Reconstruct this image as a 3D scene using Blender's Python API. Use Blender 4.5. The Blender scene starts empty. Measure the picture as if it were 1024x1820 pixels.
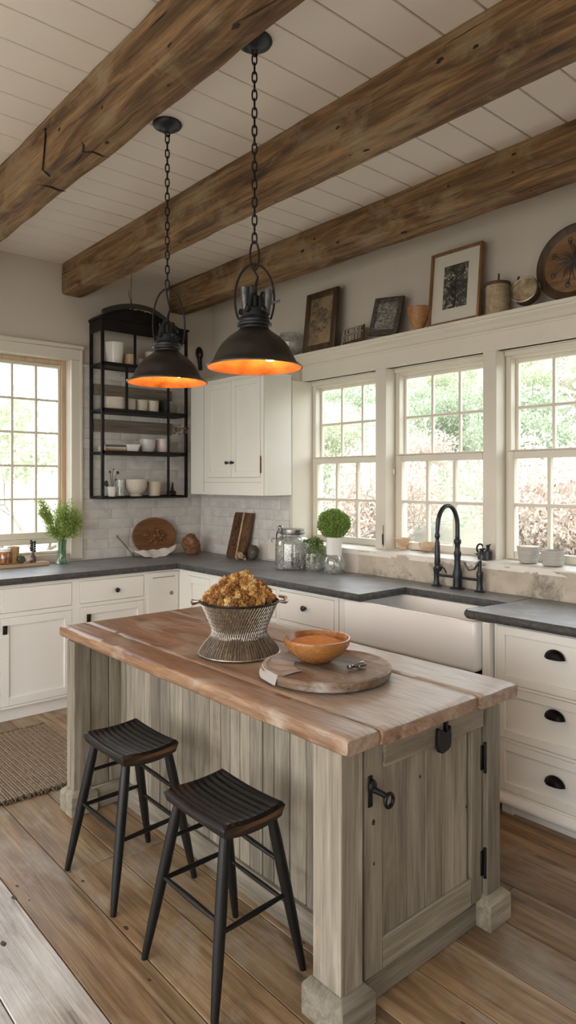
import bpy, bmesh, math, random
from mathutils import Vector, Matrix, noise, Euler
random.seed(7)
PI = math.pi
SC = bpy.context.scene
COL = SC.collection

# ------------------------------------------------------------------ camera
cam_d = bpy.data.cameras.new('camera')
cam = bpy.data.objects.new('camera', cam_d)
COL.objects.link(cam)
cam.location = (0, 0, 1.52)
cam.rotation_euler = (PI / 2, 0, -math.atan2(.655, .7557))
cam_d.sensor_fit = 'HORIZONTAL'
cam_d.sensor_width = 36
cam_d.lens = 36 * 1211 / 1024
cam_d.shift_y = -55 / 1024
cam_d.clip_start = .02
cam_d.clip_end = 300
SC.camera = cam

# ------------------------------------------------------------------ view
SC.view_settings.view_transform = 'Standard'
SC.view_settings.look = 'None'
SC.view_settings.gamma = 1
SC.view_settings.use_curve_mapping = False
SC.view_settings.exposure = 1.18
SC.cycles.use_denoising = True
SC.cycles.max_bounces = 10
SC.cycles.diffuse_bounces = 6
SC.cycles.glossy_bounces = 4
SC.cycles.transmission_bounces = 8
SC.cycles.transparent_max_bounces = 16
SC.cycles.caustics_reflective = False
SC.cycles.caustics_refractive = False
SC.cycles.sample_clamp_indirect = 6

# ------------------------------------------------------------------ sky
WORLD_STRENGTH = 2.6
w = bpy.data.worlds.new('sky')
SC.world = w
w.use_nodes = True
nt = w.node_tree
bgn = nt.nodes['Background']
bgn.inputs['Strength'].default_value = WORLD_STRENGTH
tc = nt.nodes.new('ShaderNodeTexCoord')
sp = nt.nodes.new('ShaderNodeSeparateXYZ')
rp = nt.nodes.new('ShaderNodeValToRGB')
rp.color_ramp.elements[0].position = .0
rp.color_ramp.elements[0].color = (1.0, .975, .94, 1)
rp.color_ramp.elements[1].position = .55
rp.color_ramp.elements[1].color = (.84, .91, 1.0, 1)
nt.links.new(tc.outputs['Generated'], sp.inputs[0])
nt.links.new(sp.outputs['Z'], rp.inputs[0])
nt.links.new(rp.outputs[0], bgn.inputs['Color'])

# sun: high, from the house's other side; it lights the trees and the hill
sun_d = bpy.data.lights.new('sun', 'SUN')
sun_d.energy = 1.5
sun_d.angle = math.radians(2)
sun_d.color = (1, .93, .82)
sun = bpy.data.objects.new('sun', sun_d)
COL.objects.link(sun)
sun.location = (0, 0, 8)
sun.rotation_euler = Vector((.62, .45, -.9)).to_track_quat('-Z', 'Y').to_euler()


def portal(name, loc, direction, sx, sz):
    """daylight portal in a window opening (guides sampling of the sky, gives no light)"""
    d = bpy.data.lights.new(name, 'AREA')
    d.shape = 'RECTANGLE'
    d.size = sx
    d.size_y = sz
    d.cycles.is_portal = True
    o = bpy.data.objects.new(name, d)
    COL.objects.link(o)
    o.location = loc
    o.rotation_euler = Vector(direction).to_track_quat('-Z', 'Z').to_euler()
    return o


portal('window_portal', (3.66, 3.0, 1.66), (-1, 0, 0), 3.3, 1.25)
portal('window_portal', (1.57, 5.27, 1.7), (0, -1, 0), 1.2, 1.5)
portal('window_portal', (-1.95, 1.6, 1.28), (1, 0, 0), 5.2, 2.36)
portal('window_portal', (-.2, -1.95, 1.6), (0, 1, 0), 1.2, 1.4)

# ------------------------------------------------------------------ mesh kit
class MB:
    def __init__(s):
        s.v = []; s.f = []; s.t = []; s.mi = []; s.M = None; s.mat = 0

    def raw(s, vs, fs, tone=.5):
        b = len(s.v)
        if s.M is not None:
            vs = [s.M @ Vector(v) for v in vs]
        s.v.extend([tuple(v) for v in vs])
        s.t.extend([tone] * len(vs))
        for f in fs:
            s.f.append(tuple(i + b for i in f)); s.mi.append(s.mat)

    def bm(s, bm, tone=.5):
        bm.verts.index_update()
        s.raw([v.co.copy() for v in bm.verts], [[v.index for v in f.verts] for f in bm.faces], tone)
        bm.free()

    def box(s, a, b, bev=.002, tone=.5, M=None, seg=1):
        a = Vector(a); b = Vector(b)
        lo = Vector([min(a[i], b[i]) for i in range(3)]); hi = Vector([max(a[i], b[i]) for i in range(3)])
        bm = bmesh.new()
        bmesh.ops.create_cube(bm, size=1)
        d = hi - lo; c = (hi + lo) / 2
        for v in bm.verts:
            v.co = Vector((v.co.x * d.x, v.co.y * d.y, v.co.z * d.z))
        bev = min(bev, min(d) * .45)
        if bev > 0:
            bmesh.ops.bevel(bm, geom=bm.edges[:], offset=bev, segments=seg, affect='EDGES', profile=.6)
        if M is not None:
            bm.transform(M)
        bm.transform(Matrix.Translation(c))
        s.bm(bm, tone)
        return s

    def cyl(s, p0, p1, r0, r1=None, n=20, tone=.5):
        return s.tube([p0, p1], r0 if r1 is None else [r0, r1], n, tone=tone)

    def tube(s, pts, r, n=8, closed=False, tone=.5, cap=True):
        pts = [Vector(p) for p in pts]
        m = len(pts)
        rs = r if isinstance(r, (list, tuple)) else [r] * m
        vs = []; fs = []
        up = None
        for i, p in enumerate(pts):
            if closed:
                d = pts[(i + 1) % m] - pts[i - 1]
            else:
                d = pts[min(i + 1, m - 1)] - pts[max(i - 1, 0)]
            if d.length < 1e-9: d = Vector((0, 0, 1))
            d.normalize()
            if up is None:
                up = Vector((0, 0, 1)) if abs(d.z) < .9 else Vector((1, 0, 0))
            x = up - d * up.dot(d)
            if x.length < 1e-6: x = d.orthogonal()
            x.normalize(); y = d.cross(x); up = x
            for k in range(n):
                a = 2 * PI * k / n
                vs.append(p + (x * math.cos(a) + y * math.sin(a)) * rs[i])
        for i in range(m if closed else m - 1):
            j = (i + 1) % m
            for k in range(n):
                l = (k + 1) % n
                fs.append((i * n + k, i * n + l, j * n + l, j * n + k))
        if not closed and cap:
            fs.append(tuple(range(n))[::-1]); fs.append(tuple(range((m - 1) * n, m * n)))
        s.raw(vs, fs, tone)
        return s

    def lathe(s, prof, c=(0, 0, 0), n=40, M=None, tone=.5, wob=0, seed=0):
        """prof: list of (r, z) revolved about z"""
        vs = []; fs = []
        c = Vector(c)
        for r, z in prof:
            for k in range(n):
                a = 2 * PI * k / n
                rr = r
                if wob:
                    rr = r * (1 + wob * noise.noise(Vector((math.cos(a) * 1.5 + seed, math.sin(a) * 1.5, z * 9))))
                v = Vector((rr * math.cos(a), rr * math.sin(a), z))
                vs.append((M @ v if M is not None else v) + c)
        for i in range(len(prof) - 1):
            for k in range(n):
                l = (k + 1) % n
                fs.append((i * n + k, i * n + l, (i + 1) * n + l, (i + 1) * n + k))
        if prof[0][0] > 1e-5: fs.append(tuple(range(n))[::-1])
        if prof[-1][0] > 1e-5: fs.append(tuple(range((len(prof) - 1) * n, len(prof) * n)))
        s.raw(vs, fs, tone)
        return s

    def prism(s, poly, d0, d1, plane='xz', bev=0, tone=.5):
        """poly in a plane, extruded d0..d1 along the third axis"""
        bm = bmesh.new()
        def P(a, b, d):
            return {'xz': (a, d, b), 'yz': (d, a, b), 'xy': (a, b, d)}[plane]
        lo = [bm.verts.new(P(a, b, d0)) for a, b in poly]
        hi = [bm.verts.new(P(a, b, d1)) for a, b in poly]
        n = len(poly)
        bm.faces.new(lo[::-1]); bm.faces.new(hi)
        for i in range(n):
            bm.faces.new((lo[i], lo[(i + 1) % n], hi[(i + 1) % n], hi[i]))
        if bev:
            bmesh.ops.bevel(bm, geom=bm.edges[:], offset=bev, segments=1, affect='EDGES')
        s.bm(bm, tone)
        return s

    def ico(s, c, r, sub=2, amp=0, freq=8, scale=(1, 1, 1), seed=0, tone=.5):
        bm = bmesh.new()
        bmesh.ops.create_icosphere(bm, subdivisions=sub, radius=1)
        c = Vector(c)
        for v in bm.verts:
            p = v.co.copy()
            k = 1 + (amp * noise.noise(p * freq * .3 + Vector((seed * 3.1, seed, 0))) + amp * .5 * noise.noise(p * freq + Vector((seed, 0, 5)))) if amp else 1
            v.co = Vector((p.x * scale[0], p.y * scale[1], p.z * scale[2])) * r * k + c
        s.bm(bm, tone)
        return s

    def sheet(s, fn, nu, nv, tone=.5, thick=0):
        vs = [Vector(fn(i / nu, j / nv)) for i in range(nu + 1) for j in range(nv + 1)]
        fs = []
        w_ = nv + 1
        for i in range(nu):
            for j in range(nv):
                fs.append((i * w_ + j, (i + 1) * w_ + j, (i + 1) * w_ + j + 1, i * w_ + j + 1))
        if thick:
            off = Vector((0, 0, -thick)) if not isinstance(thick, Vector) else thick
            m = len(vs)
            vs += [v + off for v in vs]
            fs += [tuple(q + m for q in f[::-1]) for f in fs]
            edge = [i * w_ for i in range(nu + 1)] + [nu * w_ + j for j in range(1, nv + 1)] + \
                   [i * w_ + nv for i in range(nu - 1, -1, -1)] + [j for j in range(nv - 1, 0, -1)]
            for a, b in zip(edge, edge[1:] + edge[:1]):
                fs.append((a, b, b + m, a + m))
        s.raw(vs, fs, tone)
        return s


def wpos(o):
    p = Vector((0, 0, 0))
    while o is not None:
        p += o.location; o = o.parent
    return p


def build(name, mb, mats, parent=None, origin=None, sharp=38, recalc=True, smooth=True):
    """link the collected geometry as ONE mesh object; coordinates are given in the room's frame"""
    me = bpy.data.meshes.new(name)
    base = wpos(parent) if parent is not None else Vector((0, 0, 0))
    o0 = Vector(origin) if origin is not None else base
    vs = [(v[0] - o0.x, v[1] - o0.y, v[2] - o0.z) for v in mb.v]
    me.from_pydata(vs, [], mb.f)
    me.validate(clean_customdata=False)
    if len(me.polygons) == len(mb.mi):
        me.polygons.foreach_set('material_index', mb.mi)
    if recalc:
        bm = bmesh.new(); bm.from_mesh(me)
        bmesh.ops.recalc_face_normals(bm, faces=bm.faces[:])
        bm.to_mesh(me); bm.free()
    at = me.attributes.new('tone', 'FLOAT', 'POINT')
    if len(me.vertices) == len(mb.t):
        at.data.foreach_set('value', mb.t)
    if smooth:
        me.shade_smooth()
        me.set_sharp_from_angle(angle=math.radians(sharp))
    for m in (mats if isinstance(mats, (list, tuple)) else [mats]):
        me.materials.append(m)
    o = bpy.data.objects.new(name, me)
    COL.objects.link(o)
    if parent is not None:
        o.parent = parent
    o.location = o0 - base
    return o


def tag(o, label, cat, group=None, kind=None):
    if label: o['label'] = label
    if cat: o['category'] = cat
    if group: o['group'] = group
    if kind: o['kind'] = kind
    return o


def thing(name, label, cat, loc, group=None):
    o = bpy.data.objects.new(name, None)
    o.empty_display_size = .05
    COL.objects.link(o)
    o.location = loc
    return tag(o, label, cat, group)


def solo(name, mb, mat, label, cat, origin, group=None, **k):
    return tag(build(name, mb, mat, None, origin, **k), label, cat, group)


def struct(name, mb, mat, parent=None, **k):
    o = build(name, mb, mat, parent, **k)
    if parent is None: o['kind'] = 'structure'
    return o


def dup(root, loc, label=None, rot=None, scale=None):
    r = root.copy(); COL.objects.link(r)
    r.location = loc
    if rot is not None: r.rotation_euler = rot
    if scale is not None: r.scale = scale
    if label: r['label'] = label
    for ch in list(root.children):
        c = ch.copy(); COL.objects.link(c); c.parent = r
        for g in list(ch.children):
            d = g.copy(); COL.objects.link(d); d.parent = c
    return r


# ------------------------------------------------------------------ materials
class NT:
    def __init__(s, name):
        s.m = bpy.data.materials.new(name); s.m.use_nodes = True
        s.t = s.m.node_tree; s.b = s.t.nodes['Principled BSDF']

    def n(s, kind, **inp):
        nd = s.t.nodes.new(kind)
        for k, v in inp.items():
            if hasattr(nd, k) and k not in nd.inputs: setattr(nd, k, v)
            else: s.set(nd, k, v)
        return nd

    def set(s, nd, k, v):
        i = nd.inputs[k]
        if isinstance(v, bpy.types.NodeSocket): s.t.links.new(v, i)
        else: i.default_value = v

    def ramp(s, fac, stops):
        r = s.t.nodes.new('ShaderNodeValToRGB')
        e = r.color_ramp.elements
        while len(e) < len(stops): e.new(.5)
        for q, (p, c) in zip(e, stops):
            q.position = p; q.color = (*c, 1) if len(c) == 3 else c
        s.t.links.new(fac, r.inputs[0])
        return r.outputs[0]

    def mix(s, fac, a, b, mode='MIX'):
        m = s.t.nodes.new('ShaderNodeMix'); m.data_type = 'RGBA'; m.blend_type = mode
        for i, v in ((0, fac), (6, a), (7, b)):
            if isinstance(v, bpy.types.NodeSocket): s.t.links.new(v, m.inputs[i])
            elif isinstance(v, (int, float)): m.inputs[i].default_value = v
            else: m.inputs[i].default_value = (*v, 1) if len(v) == 3 else v
        return m.outputs[2]

    def math(s, op, a, b=0.0):
        m = s.t.nodes.new('ShaderNodeMath'); m.operation = op
        for i, v in ((0, a), (1, b)):
            if isinstance(v, bpy.types.NodeSocket): s.t.links.new(v, m.inputs[i])
            else: m.inputs[i].default_value = v
        return m.outputs[0]

    def coord(s, scale=(1, 1, 1), useT=True):
        tc = s.t.nodes.new('ShaderNodeTexCoord')
        v = tc.outputs['Object']
        if useT:
            a = s.t.nodes.new('ShaderNodeAttribute'); a.attribute_name = 'tone'
            s.tone = a.outputs['Fac']
            mm = s.t.nodes.new('ShaderNodeVectorMath'); mm.operation = 'MULTIPLY_ADD'
            cx = s.t.nodes.new('ShaderNodeCombineXYZ')
            for i in range(3): s.t.links.new(s.tone, cx.inputs[i])
            s.t.links.new(cx.outputs[0], mm.inputs[0])
            mm.inputs[1].default_value = (31, 47, 23)
            s.t.links.new(v, mm.inputs[2])
            v = mm.outputs[0]
        s.base = v
        return s.mapped(scale)

    def mapped(s, scale):
        mp = s.t.nodes.new('ShaderNodeMapping')
        mp.inputs['Scale'].default_value = scale
        s.t.links.new(s.base, mp.inputs[0])
        return mp.outputs[0]

    def noise(s, vec, scale, detail=6, rough=.55, dist=0):
        n = s.t.nodes.new('ShaderNodeTexNoise')
        s.t.links.new(vec, n.inputs['Vector'])
        n.inputs['Scale'].default_value = scale
        n.inputs['Detail'].default_value = detail
        n.inputs['Roughness'].default_value = rough
        n.inputs['Distortion'].default_value = dist
        return n.outputs['Fac']

    def bump(s, h, strength=.3, dist=.01):
        b = s.t.nodes.new('ShaderNodeBump')
        b.inputs['Strength'].default_value = strength
        b.inputs['Distance'].default_value = dist
        s.t.links.new(h, b.inputs['Height'])
        s.t.links.new(b.outputs[0], s.b.inputs['Normal'])

    def col(s, c):
        if isinstance(c, bpy.types.NodeSocket): s.t.links.new(c, s.b.inputs['Base Color'])
        else: s.b.inputs['Base Color'].default_value = (*c, 1)

    def rough(s, r):
        if isinstance(r, bpy.types.NodeSocket): s.t.links.new(r, s.b.inputs['Roughness'])
        else: s.b.inputs['Roughness'].default_value = r


def wood(name, cols, axis='y', rough=.55, grain=1.0, knots=.6, tonev=.3, bump=.35, wear=None, spec=.5, knotcol=(.035, .02, .012), size=1.0):
    s = NT(name)
    al = {'x': 0, 'y': 1, 'z': 2}[axis]
    def sc(a, b):
        v = [b, b, b]; v[al] = a
        return tuple(q * size for q in v)
    vec = s.coord(sc(.9, 9))
    n1 = s.noise(vec, 1.6, 7, .6, 1.2)
    c = s.ramp(n1, [(.28, cols[0]), (.5, cols[1]), (.72, cols[2])])
    fine = s.noise(s.mapped(sc(3.5, 130)), 1, 4, .7, .3)
    c = s.mix(.55 * grain, c, s.ramp(fine, [(.36, (.30, .28, .27)), (.58, (1, 1, 1))]), 'MULTIPLY')
    cracks = s.noise(s.mapped(sc(1.4, 48)), 1, 3, .5, .6)
    c = s.mix(.75 * grain, c, s.ramp(cracks, [(.28, (.22, .19, .17)), (.37, (1, 1, 1))]), 'MULTIPLY')
    med = s.noise(s.mapped(sc(2.2, 26)), 1, 5, .6, .8)
    c = s.mix(.5 * grain, c, s.ramp(med, [(.38, (.48, .45, .42)), (.56, (1, 1, 1))]), 'MULTIPLY')
    if knots:
        v = s.t.nodes.new('ShaderNodeTexVoronoi')
        s.t.links.new(s.mapped(sc(2.2, 6.5)), v.inputs['Vector'])
        v.inputs['Scale'].default_value = 1
        v.inputs['Randomness'].default_value = 1.0
        kd = s.math('ADD', v.outputs['Distance'], s.math('MULTIPLY', s.math('SUBTRACT', n1, .5), .35))
        k = s.ramp(kd, [(.05, (1, 1, 1)), (.15, (0, 0, 0))])
        c = s.mix(s.math('MULTIPLY', k, knots), c, knotcol)
    if wear:
        wn = s.noise(s.mapped(sc(1.1, 2.2)), 2.2, 6, .65, .8)
        c = s.mix(s.ramp(wn, [(wear[1], (0, 0, 0)), (wear[2], (1, 1, 1))]), c, s.mix(.5, wear[0], s.ramp(fine, [(.3, tuple(q * .5 for q in wear[0])), (.6, wear[0])])))
    tv = s.math('ADD', s.math('MULTIPLY', s.math('SUBTRACT', s.tone, .5), tonev * 2), 1.0)
    cx = s.t.nodes.new('ShaderNodeCombineColor')
    for i in range(3): s.t.links.new(tv, cx.inputs[i])
    c = s.mix(1.0, c, cx.outputs[0], 'MULTIPLY')
    s.col(c)
    s.rough(s.math('ADD', s.math('MULTIPLY', fine, .25), rough - .12))
    s.b.inputs['Specular IOR Level'].default_value = spec
    if bump: s.bump(s.math('ADD', s.math('MULTIPLY', fine, .5), cracks), bump, .004)
    return s.m


def paint(name, c, rough=.5, var=.06, scale=3, bump=.05, bscale=60, spec=.5, dirt=None):
    s = NT(name)
    s.coord()
    n = s.noise(s.base, scale, 5)
    lo = tuple(q * (1 - var) for q in c)
    k = s.ramp(n, [(.3, lo), (.7, c)])
    if dirt:
        dn = s.noise(s.base, dirt[1], 7, .7, .5)
        k = s.mix(s.ramp(dn, [(dirt[2], (0, 0, 0)), (dirt[3], (1, 1, 1))]), k, dirt[0])
    s.col(k); s.rough(rough)
    s.b.inputs['Specular IOR Level'].default_value = spec
    if bump: s.bump(s.noise(s.base, bscale, 3), bump, .003)
    return s.m


def metal(name, c, rough=.4, met=1.0, var=.3, scale=14, bump=.1):
    s = NT(name)
    s.coord()
    n = s.noise(s.base, scale, 6, .6)
    s.col(s.ramp(n, [(.3, tuple(q * (1 - var) for q in c)), (.7, c)]))
    s.rough(s.math('ADD', s.math('MULTIPLY', n, .3), rough - .15))
    s.b.inputs['Metallic'].default_value = met
    if bump: s.bump(n, bump, .003)
    return s.m


def glass(name, tint=(1, 1, 1), rough=.02, gloss=.12, dust=.0, white=(.9, .9, .9)):
    """thin glass: see-through with a clear reflection, optional dust or bubbles"""
    m = bpy.data.materials.new(name); m.use_nodes = True
    t = m.node_tree; t.nodes.clear()
    out = t.nodes.new('ShaderNodeOutputMaterial')
    tr = t.nodes.new('ShaderNodeBsdfTransparent'); tr.inputs[0].default_value = (*tint, 1)
    gl = t.nodes.new('ShaderNodeBsdfGlossy'); gl.inputs['Roughness'].default_value = rough
    lw = t.nodes.new('ShaderNodeLayerWeight'); lw.inputs['Blend'].default_value = .35
    mu = t.nodes.new('ShaderNodeMath'); mu.operation = 'MULTIPLY_ADD'
    t.links.new(lw.outputs['Facing'], mu.inputs[0]); mu.inputs[1].default_value = gloss * 3; mu.inputs[2].default_value = gloss * .35
    mx = t.nodes.new('ShaderNodeMixShader')
    t.links.new(mu.outputs[0], mx.inputs[0]); t.links.new(tr.outputs[0], mx.inputs[1]); t.links.new(gl.outputs[0], mx.inputs[2])
    last = mx
    if dust:
        df = t.nodes.new('ShaderNodeBsdfDiffuse'); df.inputs[0].default_value = (*white, 1)
        tl = t.nodes.new('ShaderNodeTexNoise'); tl.inputs['Scale'].default_value = 70; tl.inputs['Detail'].default_value = 6
        tcn = t.nodes.new('ShaderNodeTexCoord'); t.links.new(tcn.outputs['Object'], tl.inputs['Vector'])
        r = t.nodes.new('ShaderNodeValToRGB'); r.color_ramp.elements[0].position = .42; r.color_ramp.elements[1].position = .75
        r.color_ramp.elements[0].color = (0, 0, 0, 1); r.color_ramp.elements[1].color = (dust, dust, dust, 1)
        t.links.new(tl.outputs['Fac'], r.inputs[0])
        m2 = t.nodes.new('ShaderNodeMixShader')
        t.links.new(r.outputs[0], m2.inputs[0]); t.links.new(mx.outputs[0], m2.inputs[1]); t.links.new(df.outputs[0], m2.inputs[2])
        last = m2
    t.links.new(last.outputs[0], out.inputs[0])
    return m


def emit(name, c, k):
    m = bpy.data.materials.new(name); m.use_nodes = True
    b = m.node_tree.nodes['Principled BSDF']
    b.inputs['Base Color'].default_value = (*c, 1)
    b.inputs['Emission Color'].default_value = (*c, 1)
    b.inputs['Emission Strength'].default_value = k
    return m


def leafmat(name, c1, c2, rough=.6):
    s = NT(name)
    s.coord()
    n = s.noise(s.base, 30, 3)
    k = s.ramp(s.tone, [(0, c1), (1, c2)])
    s.col(s.mix(.35, k, s.ramp(n, [(.35, c1), (.65, c2)])))
    s.rough(rough)
    s.b.inputs['Specular IOR Level'].default_value = .25
    # leaves let light through
    out = s.t.nodes['Material Output']
    tl = s.t.nodes.new('ShaderNodeBsdfTranslucent')
    s.t.links.new(k, tl.inputs[0])
    mx = s.t.nodes.new('ShaderNodeMixShader'); mx.inputs[0].default_value = .35
    s.t.links.new(s.b.outputs[0], mx.inputs[1]); s.t.links.new(tl.outputs[0], mx.inputs[2])
    s.t.links.new(mx.outputs[0], out.inputs[0])
    return s.m


WALL = paint('wall_plaster', (.63, .565, .50), .75, .07, 1.6, .12, 40)
CEIL = paint('ceiling_paint', (.84, .765, .69), .55, .05, 2, .04)
TRIM = paint('cream_trim_paint', (.72, .675, .58), .42, .04, 4, .01)
CAB = paint('cabinet_paint', (.80, .785, .73), .4, .04, 4, .03)
BRICK = paint('white_washed_brick', (.72, .705, .665), .42, .22, 9, .8, 35, dirt=((.50, .49, .46), 11, .5, .75))
GROUT = paint('pale_mortar', (.60, .59, .56), .85, .2, 12, .4)
STONE = paint('honed_slate', (.25, .258, .27), .44, .3, 6, .15, 90, spec=.9, dirt=((.33, .335, .34), 9, .5, .75))
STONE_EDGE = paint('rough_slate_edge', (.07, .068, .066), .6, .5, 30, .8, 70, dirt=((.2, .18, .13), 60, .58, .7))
PLASTER = paint('stained_limestone', (.60, .54, .43), .75, .3, 7, .8, 45, dirt=((.20, .175, .145), 6.5, .50, .66))
SILL = paint('worn_white_sill', (.82, .78, .70), .5, .1, 8, .2, 60, dirt=((.5, .42, .33), 20, .64, .78))
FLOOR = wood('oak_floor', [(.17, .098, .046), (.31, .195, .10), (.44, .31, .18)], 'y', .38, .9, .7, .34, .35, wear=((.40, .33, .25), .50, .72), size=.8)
FLOORG = wood('sheen_grey_oak_floor', [(.30, .25, .20), (.46, .41, .35), (.58, .54, .48)], 'y', .36, .9, .6, .2, .35, wear=((.60, .57, .53), .45, .70), size=.8)  # pale boards: window sheen painted in over their own grey
BEAM = wood('old_beam_oak', [(.055, .028, .013), (.23, .125, .055), (.43, .265, .13)], 'y', .78, 1.1, .95, .1, 1.0, wear=((.34, .245, .15), .50, .70), size=.9)
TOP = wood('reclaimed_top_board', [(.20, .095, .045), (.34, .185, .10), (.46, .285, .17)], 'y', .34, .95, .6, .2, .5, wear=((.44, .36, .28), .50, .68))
def glare_bleach(mat, c, y0, y1, sc):
    """window glare and some bleached wear put into the colour, greyer towards one end"""
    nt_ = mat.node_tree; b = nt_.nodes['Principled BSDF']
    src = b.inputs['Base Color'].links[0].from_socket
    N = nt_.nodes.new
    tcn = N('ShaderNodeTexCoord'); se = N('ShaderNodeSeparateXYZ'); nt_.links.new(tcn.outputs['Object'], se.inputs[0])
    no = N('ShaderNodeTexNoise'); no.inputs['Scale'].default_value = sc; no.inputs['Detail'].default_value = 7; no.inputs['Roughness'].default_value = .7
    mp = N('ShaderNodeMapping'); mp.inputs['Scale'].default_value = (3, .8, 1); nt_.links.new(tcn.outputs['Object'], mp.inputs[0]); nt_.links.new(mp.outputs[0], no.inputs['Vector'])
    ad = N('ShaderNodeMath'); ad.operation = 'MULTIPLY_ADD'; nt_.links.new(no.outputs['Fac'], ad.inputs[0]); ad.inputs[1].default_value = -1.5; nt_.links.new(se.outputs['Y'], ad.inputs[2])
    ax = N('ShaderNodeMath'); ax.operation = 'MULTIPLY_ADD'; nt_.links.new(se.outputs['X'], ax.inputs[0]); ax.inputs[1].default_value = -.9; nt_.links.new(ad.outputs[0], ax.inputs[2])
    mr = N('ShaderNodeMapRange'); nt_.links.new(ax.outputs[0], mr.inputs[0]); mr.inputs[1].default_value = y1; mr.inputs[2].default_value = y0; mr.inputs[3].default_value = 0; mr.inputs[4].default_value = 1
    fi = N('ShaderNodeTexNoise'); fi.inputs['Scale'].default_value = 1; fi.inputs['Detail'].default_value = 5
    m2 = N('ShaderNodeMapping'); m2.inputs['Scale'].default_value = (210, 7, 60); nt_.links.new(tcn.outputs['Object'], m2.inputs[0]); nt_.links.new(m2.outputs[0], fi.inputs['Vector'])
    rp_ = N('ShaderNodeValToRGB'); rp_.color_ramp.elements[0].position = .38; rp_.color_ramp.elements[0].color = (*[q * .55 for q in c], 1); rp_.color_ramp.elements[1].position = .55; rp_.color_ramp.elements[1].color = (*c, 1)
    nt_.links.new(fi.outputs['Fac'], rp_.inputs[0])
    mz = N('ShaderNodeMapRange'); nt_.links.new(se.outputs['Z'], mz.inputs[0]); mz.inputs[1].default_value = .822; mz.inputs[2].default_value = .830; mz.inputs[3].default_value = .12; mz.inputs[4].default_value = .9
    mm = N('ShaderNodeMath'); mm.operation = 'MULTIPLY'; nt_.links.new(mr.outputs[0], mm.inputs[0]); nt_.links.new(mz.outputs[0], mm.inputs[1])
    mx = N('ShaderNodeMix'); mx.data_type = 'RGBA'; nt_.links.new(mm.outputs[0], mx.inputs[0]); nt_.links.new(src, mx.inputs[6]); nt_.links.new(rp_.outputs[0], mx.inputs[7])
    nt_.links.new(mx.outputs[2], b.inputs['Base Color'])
glare_bleach(TOP, (.46, .39, .32), -1.6, -.45, 2.2)  # window glare painted into the near end, along with wear
ISL = wood('weathered_grey_board', [(.165, .135, .095), (.285, .245, .185), (.40, .35, .27)], 'z', .75, .62, .6, .26, .6, wear=((.33, .26, .18), .58, .78), knotcol=(.09, .06, .04))
ISLY = wood('weathered_grey_rail', [(.165, .135, .095), (.275, .24, .18), (.39, .34, .265)], 'x', .75, .62, .3, .26, .6, wear=((.33, .26, .18), .58, .78), knotcol=(.09, .06, .04))
ISLL = wood('weathered_long_rail', [(.165, .135, .095), (.275, .24, .18), (.39, .34, .265)], 'y', .75, .62, .3, .26, .6, knotcol=(.09, .06, .04))
PLANK = wood('shelf_back_plank', [(.16, .125, .095), (.25, .205, .16), (.32, .27, .22)], 'x', .8, .8, .3, .2)
IRON = metal('black_iron', (.035, .033, .033), .5, .85, .4)
SHADE = metal('aged_dark_bronze', (.085, .075, .068), .36, .85, .35, 9, .06)
COPPER = metal('warm_copper_lining', (.72, .30, .09), .5, .5, .6, 14, .3)
BRONZE = metal('oil_rubbed_bronze', (.055, .06, .068), .38, .8, .3)
SILVER = metal('tarnished_wire', (.55, .50, .44), .4, 1, .5, 60)
BLACKW = wood('ebonised_wood', [(.004, .0038, .0035), (.008, .0075, .007), (.014, .013, .012)], 'z', .36, .3, 0, .2, .25, spec=.35)
SEATW = wood('ebonised_seat', [(.004, .0038, .0035), (.009, .008, .0075), (.018, .016, .014)], 'y', .40, .3, 0, .2, .5, spec=.35, wear=((.22, .09, .03), .70, .76))
SEATEND = wood('worn_seat_end', [(.012, .010, .008), (.03, .018, .010), (.24, .10, .035)], 'x', .5, .6, .4, .2, .5)
WHITEC = paint('white_ceramic', (.85, .84, .81), .12, .02, 3, 0)
CREAMC = paint('cream_crackled_ceramic', (.68, .62, .53), .4, .12, 9, .2, 60, dirt=((.38, .27, .17), 13, .60, .78))
GLASSW = glass('window_glass', (.97, .98, .97), .01, .06)
GLASSJ = glass('jar_glass', (.92, .94, .93), .03, .20, .45, (.75, .75, .72))
GLASSG = glass('green_glass', (.62, .78, .66), .04, .2, .3, (.4, .6, .45))
BULB = emit('bulb_glow', (1, .55, .18), 30)
CORD = paint('jute', (.42, .31, .20), .9, .3, 40, .6, 120)
# ================================================================== the room
# ceiling boards run towards the window wall
m = MB()
y = -1.9
while y < 5.0:
    m.box((-1.9, y + .003, 3.16), (3.6, min(y + .18, 5.02) - .003, 3.18), .003, random.random())
    y += .18
m.box((-2.1, -2.1, 3.182), (3.7, 5.3, 3.3), 0)
struct('ceiling', m, CEIL)

m = MB()
x = .877 - .205 * 14
while x < 3.4:
    yy = -1.9 - random.random() * 1.5
    while yy < 5:
        L = random.uniform(2.2, 3.6)
        a, b = max(yy, -1.9), min(yy + L, 5.0)
        if b > a + .01:
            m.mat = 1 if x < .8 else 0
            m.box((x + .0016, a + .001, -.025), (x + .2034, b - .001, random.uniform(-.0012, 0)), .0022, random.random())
        yy += L
    x += .205
m.box((-2.1, -2.1, -.12), (3.7, 5.3, -.026), 0, .1)
m.mat = 2
KNOTF = paint('floor_knot', (.07, .05, .035), .6, .4, 60)
rk = random.Random(19)
for k in range(46):
    kx, ky = rk.uniform(.35, 3.0), rk.uniform(.7, 4.2)
    if (kx - .877) % .205 < .012: kx += .02
    m.ico((kx, ky, .0), rk.uniform(.003, .009), 2, .5, 5, (1, 1.8, .06), seed=k)
m.mat = 0
struct('floor', m, [FLOOR, FLOORG, KNOTF])

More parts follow.
